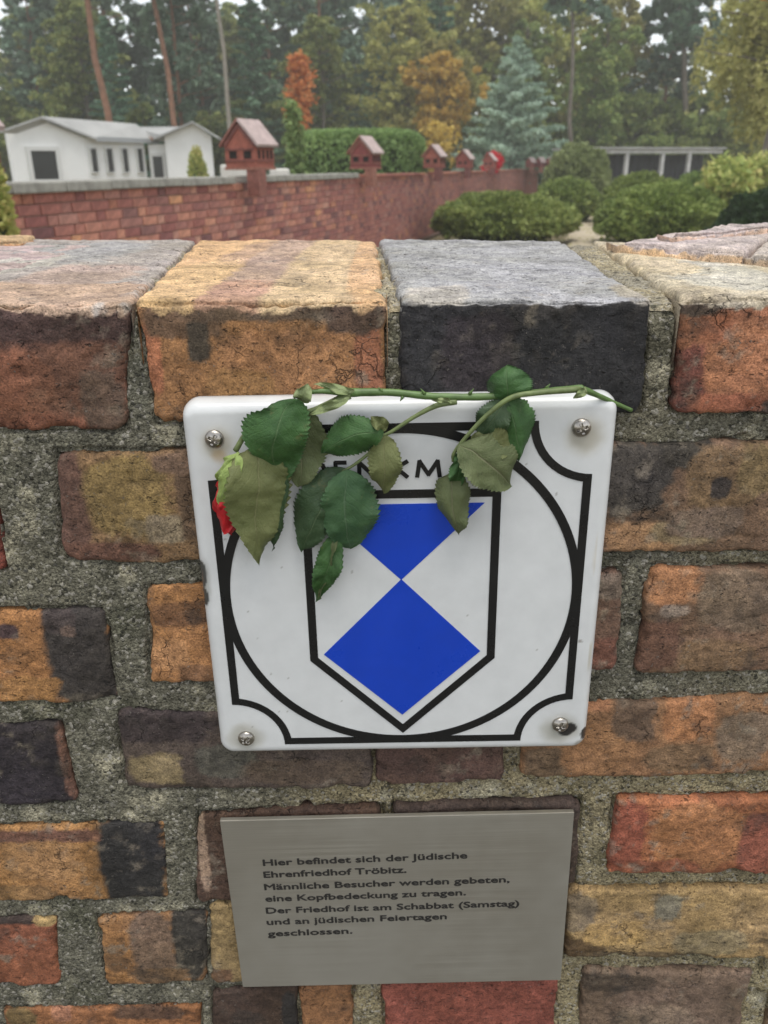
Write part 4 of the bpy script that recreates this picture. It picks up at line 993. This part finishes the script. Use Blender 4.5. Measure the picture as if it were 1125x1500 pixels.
# gable face (left, near), from x=12 to 122
gl, gl0 = corner_(10, YA, 190); gr, gr0 = corner_(122, YB_, 201); ga = pt(56, 174, YA+.6)
dv = (gr0-gl0); dv.z = 0; dv.normalize(); nv = Vector((-dv.y, dv.x, 0))         # into the building
def on_face(px, py, o, d):
    """picture point on the vertical plane through o along d"""
    r_ = ray(px, py); n_ = np.array([-d.y, d.x]); k = ((o.x-CAM[0])*n_[0]+(o.y-CAM[1])*n_[1])/(r_[0]*n_[0]+r_[1]*n_[1]); return Vector(CAM+r_*k)
ga = on_face(56, 174, gl0, dv)
wallpoly('wall', [gl0, gr0, gr, ga, gl], nv*.25)
def hole(par, o, d, px0, px1, py0, py1, m=M_DKW, frame=.05, name='window', dep=.0):
    A = on_face(px0, py1, o, d); B_ = on_face(px1, py1, o, d); T_ = on_face((px0+px1)/2, py0, o, d); n_ = Vector((-d.y, d.x, 0)); zb, zt = A.z, T_.z; A.z = B_.z = 0
    w_ = (B_-A).length; c_ = (A+B_)/2; h_ = zt-zb; ang = math.atan2(d.y, d.x)
    bm = bmesh.new(); add_box(bm, (0, -.012, h_/2), (w_, .03, h_)); g_ = bm_obj(name, bm, m, par); g_.location = (c_.x, c_.y, zb); g_.rotation_euler = (0, 0, ang)
    bm = bmesh.new()
    for s in (-1, 1): add_box(bm, (s*(w_/2+frame/2), -.04, h_/2), (frame, .1, h_+2*frame))
    add_box(bm, (0, -.04, h_+frame/2), (w_, .098, frame)); add_box(bm, (0, -.055, -frame/2), (w_, .13, frame)); bm_obj('frame', bm, M_FRM, g_); return g_
hole(ch, gl0, dv, 50, 86, 221, 263, name='door', frame=.12)
# side wall recedes to the right
d2 = (Vector((1.9, 3.6, 0))).normalized(); sr_ = on_face(216, 262, gr0, d2); sr0 = Vector((sr_.x, sr_.y, 0)); st_ = gr.z
n2 = Vector((-d2.y, d2.x, 0))
wallpoly('wall', [gr0, sr0, Vector((sr0.x, sr0.y, st_)), gr], n2*.25)
for a_, b__ in ((134, 143), (157, 166), (180, 188), (202, 210)): hole(ch, gr0, d2, a_, b__, 218, 252, frame=.035)
# recessed entrance part
d3 = Vector((1, .15, 0)).normalized(); e0 = sr0+d2*.2; e1 = on_face(252, 262, e0, d3); e1.z = 0; eh = st_-.15
wallpoly('wall', [e0, e1, e1+Vector((0, 0, eh)), e0+Vector((0, 0, eh))], Vector((-d3.y, d3.x, 0))*.25)
hole(ch, e0, d3, 227, 241, 229, 262, name='door', frame=.1)
# second gable wing
f0 = Vector((e1.x, e1.y-.5, 0)); d4 = Vector((1, .12, 0)).normalized(); f1 = on_face(314, 262, f0, d4); f1.z = 0; fl = on_face(251, 200, f0, d4); fr = on_face(314, 199, f0, d4); fa = on_face(283, 181, f0, d4)
fl.x, fl.y = f0.x, f0.y; n4 = Vector((-d4.y, d4.x, 0))
wallpoly('wall', [f0, f1, Vector((f1.x, f1.y, fr.z)), fa, fl], n4*.25)
wallpoly('wall', [f0+n4*.25, f0+n4*5, fl+n4*5, fl+n4*.25], d4*.2)
# roofs
def roof(pts, m, th=.06):
    bm = bmesh.new(); add_prism(bm, pts, (0, 0, th)); return bm_obj('roof', bm, m, ch)
lng = (sr0-gr0).length+.3; ov = -nv*.25; R1 = ga+ov; R2 = R1+d2*(lng+1.0); R2.z = R1.z-.06
roof([R1, gr+ov+dv*.3-Vector((0, 0, .08)), gr+d2*lng+dv*.3-Vector((0, 0, .08)), R2], M_RF)
roof([R1, R2, gl+d2*(lng+1)-dv*.3-Vector((0, 0, .1)), gl+ov-dv*.3-Vector((0, 0, .1))], M_RF)
fr.x, fr.y = f1.x, f1.y
roof([fa-n4*.3, fr-n4*.3+d4*.25-Vector((0, 0, .1)), fr+n4*5+d4*.25-Vector((0, 0, .1)), fa+n4*5], M_RF)
roof([fa-n4*.3, fa+n4*5, fl+n4*5-d4*.3-Vector((0, 0, .1)), fl-n4*.3-d4*.3-Vector((0, 0, .1))], M_RF)
P1 = gr+d2*(lng-.3)+dv*.25-Vector((0, 0, .06)); P2 = fl-n4*.25-d4*.1+Vector((0, 0, .0)); P3 = fa+n4*2.2-Vector((0, 0, .04)); P4 = gr+d2*lng+n2*2.6; P4.z = R2.z-.02
Pm, Pn = P1.lerp(P2, .35), P4.lerp(P3, .35)
roof([P1, Pm, Pn, P4], M_RFR, .05); roof([Pm, P2, P3, Pn], M_RF, .05)
bm = bmesh.new(); add_prism(bm, [gr+ov*.9+dv*.3-Vector((0, 0, .12)), gr+d2*lng+dv*.3-Vector((0, 0, .12)), gr+d2*lng+dv*.34-Vector((0, 0, -.02)), gr+ov*.9+dv*.34-Vector((0, 0, -.02))], dv*.05); bm_obj('gutter', bm, M_BRD, ch)

# ---- open shelter, right
sh_ = thing('garden_shelter', 'long low shelter with pale posts and dark back wall behind the round shrubs', 'shelter', (0, 0, 0))
ZS = 38.; L_ = on_y(868, 222, ZS); R_ = on_y(1052, 222, ZS+2.5); dS = Vector(R_-L_); dS.z = 0; ln = dS.length; dS.normalize(); aS = math.atan2(dS.y, dS.x); zt = float(L_[2])
M_POST = simple('pale_timber', (.55, .55, .53), .8, 4, .15); M_DB = simple('dark_boards', (.035, .037, .045), .8, 2, .3)
bm = bmesh.new(); m_ = (Vector(L_)+Vector(R_))/2; add_box(bm, (m_.x, m_.y, zt), (ln+.4, .16, .15), aS); bm_obj('beam', bm, M_POST, sh_)
bm = bmesh.new(); add_box(bm, (m_.x-dS.y*1.3, m_.y+dS.x*1.3, zt+.14), (ln+.6, 3., .07), aS); bm_obj('roof', bm, M_RF, sh_)
nb = 44
for k in range(nb):
    p_ = Vector(L_)+dS*(ln*(k+.5)/nb)+Vector((-dS.y, dS.x, 0))*(.9+.02*(k % 2)); bm = bmesh.new(); add_box(bm, (0, 0, 0), (ln/nb-.012, .03, zt-.12)); o = bm_obj('board', bm, M_DB, sh_); o.location = (p_.x, p_.y, (zt-.12)/2); o.rotation_euler = (0, 0, aS)
for px_ in (879, 917, 969, 1008):
    q_ = on_face(px_, 240, Vector(L_), dS); bm = bmesh.new(); add_box(bm, (q_.x, q_.y, zt/2-.06), (.16, .15, zt-.05), aS+.05); bm_obj('post', bm, M_POST, sh_)
bm = bmesh.new(); q0 = Vector(L_)+dS*1.5; q1 = Vector(L_)+dS*(ln*.52); mm = (q0+q1)/2; add_box(bm, (mm.x+.05, mm.y+.4, .95), ((q1-q0).length, .3, .08), aS); bm_obj('rail', bm, M_POST, sh_)

# ---- clipped shrubs
def shrub(name, label, cat, px0, px1, pytop, Zc, ysz, m, n, size, seed, group=None, base=0., lumps=9, flat=.6, box=False):
    rg = np.random.default_rng(seed); Y = Zc-D; x0, x1 = on_y(px0, 300, Y)[0], on_y(px1, 300, Y)[0]; zt = on_y((px0+px1)/2, pytop, Y)[2]; cx = (x0+x1)/2; hw = (x1-x0)/2*(1 if box else .93); hh = (zt-base)
    if box:
        P_ = (rg.random((n, 3))*2-1); ax_ = rg.integers(0, 3, n); sg = rg.choice([-1, 1], n); P_[np.arange(n), ax_] = sg*(1-.12*rg.random(n)**2)
        P_ = np.sign(P_)*np.abs(P_); r4 = (np.abs(P_)**6).sum(1)**(1/6); P_ = P_/r4[:, None]
        P_ = P_*np.array([hw, ysz, hh/2])+np.array([0, 0, hh/2]); dr = None
    else:
        d = rg.normal(size=(n, 3)); d[:, 2] = np.abs(d[:, 2])*1.1-.25; d /= np.linalg.norm(d, axis=1)[:, None]
        bump_ = 1+.13*vn(d*2.6+seed, seed)+.10*vn(d*6+seed, seed+1)+.05*vn(d*15, seed+2)
        rr = bump_*(1-.25*rg.random(n)**2.5); P_ = d*rr[:, None]*np.array([hw, ysz, hh*flat]); P_[:, 2] = np.maximum(P_[:, 2]+hh*(1-flat)*.98, .02)
        dr = d
    V, Fc = leaf_cloud(P_, size, rg, 1.8, dirs=dr)
    t = thing(name, label, cat, (cx, Y, base), 0, group)
    obj_me('foliage', mesh_np('foliage', V, Fc, m, False), t)
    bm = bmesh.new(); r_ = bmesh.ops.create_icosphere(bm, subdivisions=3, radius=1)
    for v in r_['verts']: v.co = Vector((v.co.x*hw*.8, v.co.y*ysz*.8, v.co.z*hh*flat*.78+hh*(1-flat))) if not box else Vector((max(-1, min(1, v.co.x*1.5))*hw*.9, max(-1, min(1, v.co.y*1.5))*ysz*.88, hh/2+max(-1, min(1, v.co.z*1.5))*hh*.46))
    bm_obj('shade_core', bm, simple('shrub_shade', (.03, .045, .018), .95), t); return t  # solid dark core, its colour standing for the shade inside the foliage
M_YEW = leafcol_mat('yew', [(.11, .15, .045), (.18, .25, .065), (.30, .38, .10), (.42, .48, .16)])
M_YEWD = leafcol_mat('yew_dark', [(.015, .035, .012), (.03, .065, .018), (.06, .10, .025)])
M_BOX_ = leafcol_mat('light_box', [(.19, .25, .10), (.30, .38, .15), (.42, .50, .23)])
M_HED = leafcol_mat('hedge', [(.12, .18, .06), (.22, .31, .11), (.36, .46, .17)])
M_YEL = leafcol_mat('yellow_leaves', [(.26, .31, .09), (.42, .45, .13), (.56, .52, .2), (.52, .38, .17)], trans=.4)
M_OR = leafcol_mat('orange_leaves', [(.55, .22, .06), (.80, .36, .09), (.88, .50, .16)], trans=.4)
G1 = 'low clipped shrubs beside the sand path'
shrub('yew_shrub', 'wide dark green shrub in front of the red wall left of the path', 'shrub', 628, 846, 281, 18.5, 1.6, M_YEW, 26000, .045, 1, G1, flat=.62)
shrub('yew_shrub', 'widest dark green shrub right of the path, nearest of its group', 'shrub', 872, 1068, 268, 17., 1.5, M_YEW, 26000, .042, 2, G1, flat=.62)
shrub('yew_shrub', 'green shrub behind the wide one left of the path', 'shrub', 778, 884, 262, 25., 1.2, M_YEW, 14000, .05, 3, G1, flat=.6)
shrub('box_shrub', 'tall pale green rounded shrub at the far end of the red wall', 'shrub', 795, 892, 211, 32., 1.5, M_BOX_, 15000, .07, 4, None, flat=.62)
shrub('yew_shrub', 'light green shrub in front of the shelter posts', 'shrub', 878, 992, 253, 22.5, 1.2, M_YEW, 14000, .05, 5, G1, flat=.6)
shrub('yew_shrub', 'small shrub below the right end of the shelter', 'shrub', 980, 1052, 254, 27., 1., M_YEW, 9000, .06, 6, G1, flat=.6)
shrub('dark_hedge', 'dark hedge at the right edge under the yellow plants', 'hedge', 1052, 1290, 266, 14.5, 1.2, M_YEWD, 24000, .045, 7, None, flat=.8)
shrub('clipped_hedge', 'clipped green hedge block standing behind the long red wall', 'hedge', 428, 622, 192, 21., .9, M_HED, 30000, .06, 8, None, box=True)
shrub('yellow_bush', 'bright yellow bush against the right chapel gable', 'bush', 279, 308, 216, 25., .4, M_YEL, 2500, .06, 9, None)
shrub('yew_shrub', 'low shrub behind the red wall between hedge and little brick houses', 'shrub', 640, 662, 236, 30., .6, M_YEWD, 2500, .06, 10, None)

# ---- trees
M_BK = simple('grey_bark', (.17, .145, .115), .95, 6, .35, bump=.6, bdist=.03); M_PB = simple('pine_bark', (.30, .155, .095), .95, 5, .35, bump=.6, bdist=.03)
def limb(A, B, r0_, r1_, sag=.0, n=6, k=6, rg=None):
    A, B = np.array(A, float), np.array(B, float); P_ = [A+(B-A)*t+np.array([0, 0, sag*4*t*(1-t)])+(rg.normal(size=3)*min(.02*np.linalg.norm(B-A), .05) if rg is not None and 0 < t < 1 else 0) for t in np.linspace(0, 1, n)]
    return tube_np(P_, np.linspace(r0_, r1_, n), k)
def tubes_obj(name, tubes, m, parent):
    bm = bmesh.new()
    for V, Fc in tubes:
        vs = [bm.verts.new(v) for v in V]
        for f in Fc:
            ids = []; [ids.append(i) for i in f if i not in ids]; bm.faces.new([vs[i] for i in ids])
    return bm_obj(name, bm, m, parent, True)
def make_tree(name, kind, h, rad, z0, leaves, size, m, bark, seed, lean=(0, 0), tr=.16):
    """trunk with limbs; crown of leaf clumps round the limb ends"""
    rg = np.random.default_rng(seed); t = thing(name, '', 'tree')
    top = np.array([lean[0]*h, lean[1]*h, h]); tb_ = [limb((0, 0, -.1), top, tr, tr*.25, 0, 9, 9, rg)]; ends = []
    nl = {'pine': 34, 'broad': 40, 'spruce': 70, 'weep': 44, 'fill': 34}[kind]
    for i in range(nl):
        f = (i+rg.random())/nl; zz = z0+(h-z0)*f; base = top*(zz/h); a = i*2.4+rg.normal()*.5
        if kind == 'spruce': L = rad*(1-f)**.85+.12; dz = L*.12
        elif kind == 'pine': L = rad*(.45+.6*math.sin(math.pi*min(1, f*.9+.1)))*(.6+.5*rg.random()); dz = L*.25
        elif kind == 'weep': L = rad*(.5+.6*math.sin(math.pi*f))*(.6+.5*rg.random()); dz = L*.2
        else: L = rad*math.sqrt(max(.05, 1-(2*f-.9)**2*.8))*(.55+.55*rg.random()); dz = L*.35
        e = base+np.array([math.cos(a)*L, math.sin(a)*L, dz]); tb_.append(limb(base, e, tr*.28, .012, 0, 5, 5, rg))
        ends.append((base, e, L))
    tubes_obj('trunk', tb_, bark, t); Ps, D_ = [], []
    per = leaves//nl
    for base, e, L in ends:
        if kind == 'spruce':
            for _ in range(5):
                s = rg.random(per//5)**.7; Q_ = base+(e-base)*s[:, None]+rg.normal(size=(len(s), 3))*np.array([.16, .16, .07])*(.35+L*.45)*(1.1-s[:, None]*.6); Ps.append(Q_)
        elif kind == 'weep':
            ns = 16
            for _ in range(ns):
                o_ = base+(e-base)*(.35+.65*rg.random())+rg.normal(size=3)*.22; ll = .5+1.3*rg.random(); s = rg.random(per//ns)
                Ps.append(o_+np.stack([rg.normal(size=len(s))*.06+rg.normal()*.1*s, rg.normal(size=len(s))*.06, -ll*s], -1))
        else:
            for _ in range(7):
                c_ = base+(e-base)*(.35+.7*rg.random())+rg.normal(size=3)*L*.16; r_ = (.22+.26*rg.random())*max(.7, L*.5); fl_ = .5 if kind == 'pine' else .75
                Ps.append(blob(per//7, c_, (r_, r_, r_*fl_), rg, .3))
    P_ = np.vstack(Ps); V, Fc = leaf_cloud(P_, size, rg, 1.6 if kind != 'pine' else 2.6, droop=.6 if kind == 'weep' else 0)
    obj_me('crown', mesh_np('crown', V, Fc, m, False), t); return t
def copy_tree(o, loc, rz, sc, label, group=None):
    c = o.copy(); C.objects.link(c); c.location = loc; c.rotation_euler = (0, 0, rz); c.scale = (sc,)*3; c['label'] = label
    if group: c['group'] = group
    for ch_ in [x for x in C.objects if x.parent == o]:
        k = ch_.copy(); C.objects.link(k); k.parent = c
    return c
M_PINE = leafcol_mat('pine_needles', [(.10, .16, .11), (.15, .23, .15), (.22, .31, .20)], trans=.15)
M_PINE2 = leafcol_mat('fir_needles', [(.08, .16, .10), (.14, .25, .15), (.22, .35, .22)], trans=.15)
M_OAK = leafcol_mat('oak_green', [(.12, .18, .06), (.24, .30, .09), (.40, .42, .13)], trans=.35)
M_OLV = leafcol_mat('olive_yellow', [(.24, .26, .07), (.42, .42, .12), (.58, .54, .18)], trans=.4)
M_GLD = leafcol_mat('golden', [(.38, .27, .06), (.62, .45, .09), (.78, .58, .14)], trans=.4)
M_BLU = leafcol_mat('blue_spruce', [(.32, .43, .32), (.44, .57, .43), (.56, .68, .54)], trans=.1)
M_WIL = leafcol_mat('willow_yellow', [(.34, .36, .11), (.54, .55, .18), (.68, .66, .26)], trans=.4)
def solo(t, px, Zc, label, rz=0., sc=1.): t.location = (on_y(px, 250, Zc-D)[0], Zc-D, 0); t.rotation_euler = (0, 0, rz); t.scale = (sc,)*3; t['label'] = label; return t
def top_h(px, py, Zc): return on_y(px, py, Zc-D)[2]
solo(make_tree('blue_spruce', 'spruce', top_h(745, 55, 46), 3.5, .5, 40000, .10, M_BLU, M_BK, 11), 748, 46, 'pale blue-green spruce rising behind the far end of the red wall')
solo(make_tree('orange_tree', 'broad', top_h(442, 84, 33), .55, 1.8, 2600, .10, M_OR, M_BK, 12, tr=.05), 443, 33, 'slender bright orange tree behind the clipped hedge')
solo(make_tree('columnar_cypress', 'spruce', top_h(433, 150, 18), .16, .5, 3000, .05, M_HED, M_BK, 13, tr=.03), 433, 18, 'thin dark green columnar conifer at the left end of the hedge')
solo(make_tree('golden_tree', 'broad', top_h(640, 86, 44), 1.6, 2.6, 7000, .15, M_GLD, M_BK, 14), 642, 44, 'golden yellow autumn tree left of the blue spruce')
solo(make_tree('golden_bush', 'fill', top_h(640, 184, 40), .8, 1.2, 1800, .12, M_GLD, M_BK, 24), 640, 40, 'low golden bush under the golden tree')
solo(make_tree('willow_tree', 'weep', top_h(1090, -60, 26), 2.6, 3.0, 30000, .075, M_WIL, M_BK, 15), 1135, 26, 'yellow-green tree with hanging twigs at the right edge')
solo(make_tree('yellow_shrub_tree', 'fill', top_h(1070, 243, 17), .5, .7, 3500, .07, M_YEL, M_BK, 16, tr=.04), 1068, 17, 'bright yellow-green plant above the dark hedge')
solo(make_tree('orange_shrub', 'fill', top_h(1110, 240, 18), .55, .7, 4000, .07, M_YEL, M_BK, 17, tr=.04), 1118, 18, 'yellow and orange leafed plant at the right edge above the dark hedge')
solo(make_tree('maple_tree', 'broad', top_h(1120, -60, 22), .9, 5.2, 4500, .13, M_OR, M_BK, 18), 1122, 22, 'orange tree top showing at the upper right corner')
shrub('leafy_bush', 'light green leafy shoots at the left edge in front of the half hidden little house', 'bush', -62, 21, 170, 4.3, .16, M_YEL, 5000, .022, 19, None, flat=.5)
# pines with clear trunks
def pine(px0, py0, px1, Zc, r_, m, bark, label, seed, kind='pine', z0=8.5, h=15.):
    b_ = on_y(px0, 250, Zc-D); tp = on_y(px1, 40, Zc-D); ln = ((tp[0]-b_[0])/(tp[2]-b_[2]), .0)
    t = make_tree('pine_tree', kind, h, 2.6, z0, 9000, .16, m, bark, seed, ln, r_); t.location = (b_[0]-ln[0]*b_[2], Zc-D, 0); t['label'] = label; t['group'] = 'tall pines with bare trunks'
pine(170, 180, 133, 36, .17, M_PINE, M_PB, 'pine with straight reddish trunk above the chapel ridge', 21)
pine(345, 165, 322, 34, .10, M_PINE, simple('pale_bark', (.30, .27, .22), .9, 5, .2), 'thin pale bare trunk right of the chapel', 22, z0=9)
pine(272, 178, 232, 42, .16, M_PINE, M_PB, 'pine with reddish leaning trunk behind the chapel gap', 23)
pine(838, 210, 836, 44, .13, M_PINE, M_BK, 'thin grey trunk right of the blue spruce', 25, z0=8)
pine(1006, 210, 1000, 50, .2, M_PINE, M_BK, 'dark trunk behind the shelter roof', 26, z0=7)
# woodland: five kinds copied
T_ = [make_tree('forest_pine', 'pine', 16, 2.9, 3.5, 13000, .19, M_PINE, M_PB, 31, tr=.2), make_tree('forest_fir', 'spruce', 14, 3.0, .6, 16000, .17, M_PINE2, M_BK, 32, tr=.2),
      make_tree('forest_oak', 'broad', 13, 3.6, 2.0, 16000, .19, M_OAK, M_BK, 33, tr=.2), make_tree('yellowing_tree', 'broad', 12, 3.3, 2.2, 12000, .19, M_OLV, M_BK, 34, tr=.17),
      make_tree('undergrowth', 'fill', 4.2, 2.3, .3, 9000, .15, M_OAK, M_BK, 35, tr=.07)]
rf = random.Random(11); KIN = ['dark pine', 'green fir', 'green oak', 'yellowing birch-like tree', 'leafy undergrowth bush']; used_ = set()
plan = []   # (px, Zc, kind, scale)
def row(Zc, step, wts, s0, s1, x0=-260, x1=1400, jit=.35):
    px = x0
    while px < x1:
        f = (px+rf.uniform(-1, 1)*step*jit); w_ = wts(f)
        plan.append((f, Zc+rf.uniform(-1.5, 1.5), rf.choices(range(5), w_)[0], rf.uniform(s0, s1))); px += step
row(48, 92, lambda x: (0, 3, 1, .3, 1) if x < 120 else ((3, 2, 1.5, .4, 2) if x < 420 else ((.6, 2.5, 2, .8, 1) if x < 640 else (0, 0, 1.2, 4, 2))), .60, .82)
row(55, 80, lambda x: (3, 3, 1, .3, 2) if x < 600 else (.4, 0, 2, 4, 1.5), .66, .92)
row(62, 70, lambda x: (3, 2, 2, .4, 3) if x < 600 else (.5, 0, 3, 3, 3), .75, 1.0)
row(70, 62, lambda x: (3, 2, 2, .2, 2) if x < 600 else (.5, .2, 3, 3, 2), .8, 1.05)
row(52, 60, lambda x: (0, 0, 0, 0, 1), .8, 1.2)
row(66, 50, lambda x: (0, 0, 0, 0, 1), 1., 1.5)
plan += [(600, 57, 3, 1.0), (690, 58, 3, 1.15), (735, 60, 2, 1.05), (790, 59, 3, 1.0), (180, 58, 0, 1.1), (640, 50, 1, .8), (1085, 52, 3, 1.0), (890, 57, 3, .9)]
row(80, 44, lambda x: (0, 1, 1, 0, 2), .8, 1.1)
NM = {0: 'dark pine', 1: 'green fir', 2: 'green broadleaf tree', 3: 'yellowing broadleaf tree', 4: 'low leafy undergrowth bush'}
plan = [(a, b, c, d*(.84 if a > 700 and b > 59 else 1)) for a, b, c, d in plan if not (985 < a < 1045 and b < 67 and c != 4) and not (a > 720 and b > 59 and c != 4 and int(a*7) % 10 < 4)]
for (px, Zc, k, sc) in plan:
    loc = (on_y(px, 250, Zc-D)[0], Zc-D, -.05); lb = NM[k]+' behind '+('the left end of the chapel' if px < 120 else 'the chapel roof' if px < 330 else 'the orange tree' if px < 500 else 'the clipped hedge' if px < 640 else 'the blue spruce' if px < 840 else 'the low shelter' if px < 1050 else 'the willow at the right edge')+(', at its front edge' if Zc < 54 else ', in the second row' if Zc < 68 else ', at its far side')
    if k not in used_: t = T_[k]; used_.add(k); t.location = loc; t.scale = (sc,)*3; t.rotation_euler = (0, 0, rf.uniform(0, 6)); t['label'] = lb; t['group'] = lb
    else: copy_tree(T_[k], loc, rf.uniform(0, 6.28), sc, lb, lb)
for k in range(5):
    if k not in used_:
        for ch_ in [x for x in C.objects if x.parent == T_[k]]: bpy.data.objects.remove(ch_)
        bpy.data.objects.remove(T_[k])

tag(obj_me('fallen_leaves', mesh_np('fallen_leaves', FALL[0], FALL[1], M_OLV, False)), kind='stuff')
# ---- haze volume added to veil and brighten the distant trees
hz = bpy.data.materials.new('haze'); hz.use_nodes = True; hn = hz.node_tree; hn.nodes.clear()
pv = hn.nodes.new('ShaderNodeVolumePrincipled'); pv.inputs['Color'].default_value = (.96, .95, .88, 1); pv.inputs['Density'].default_value = .0027; pv.inputs['Anisotropy'].default_value = .2
ho = hn.nodes.new('ShaderNodeOutputMaterial'); hn.links.new(pv.outputs[0], ho.inputs['Volume'])
bm = bmesh.new(); add_box(bm, (0, 30, 8.5), (200, 124, 20)); o = bm_obj('haze', bm, hz); tag(o, kind='stuff')
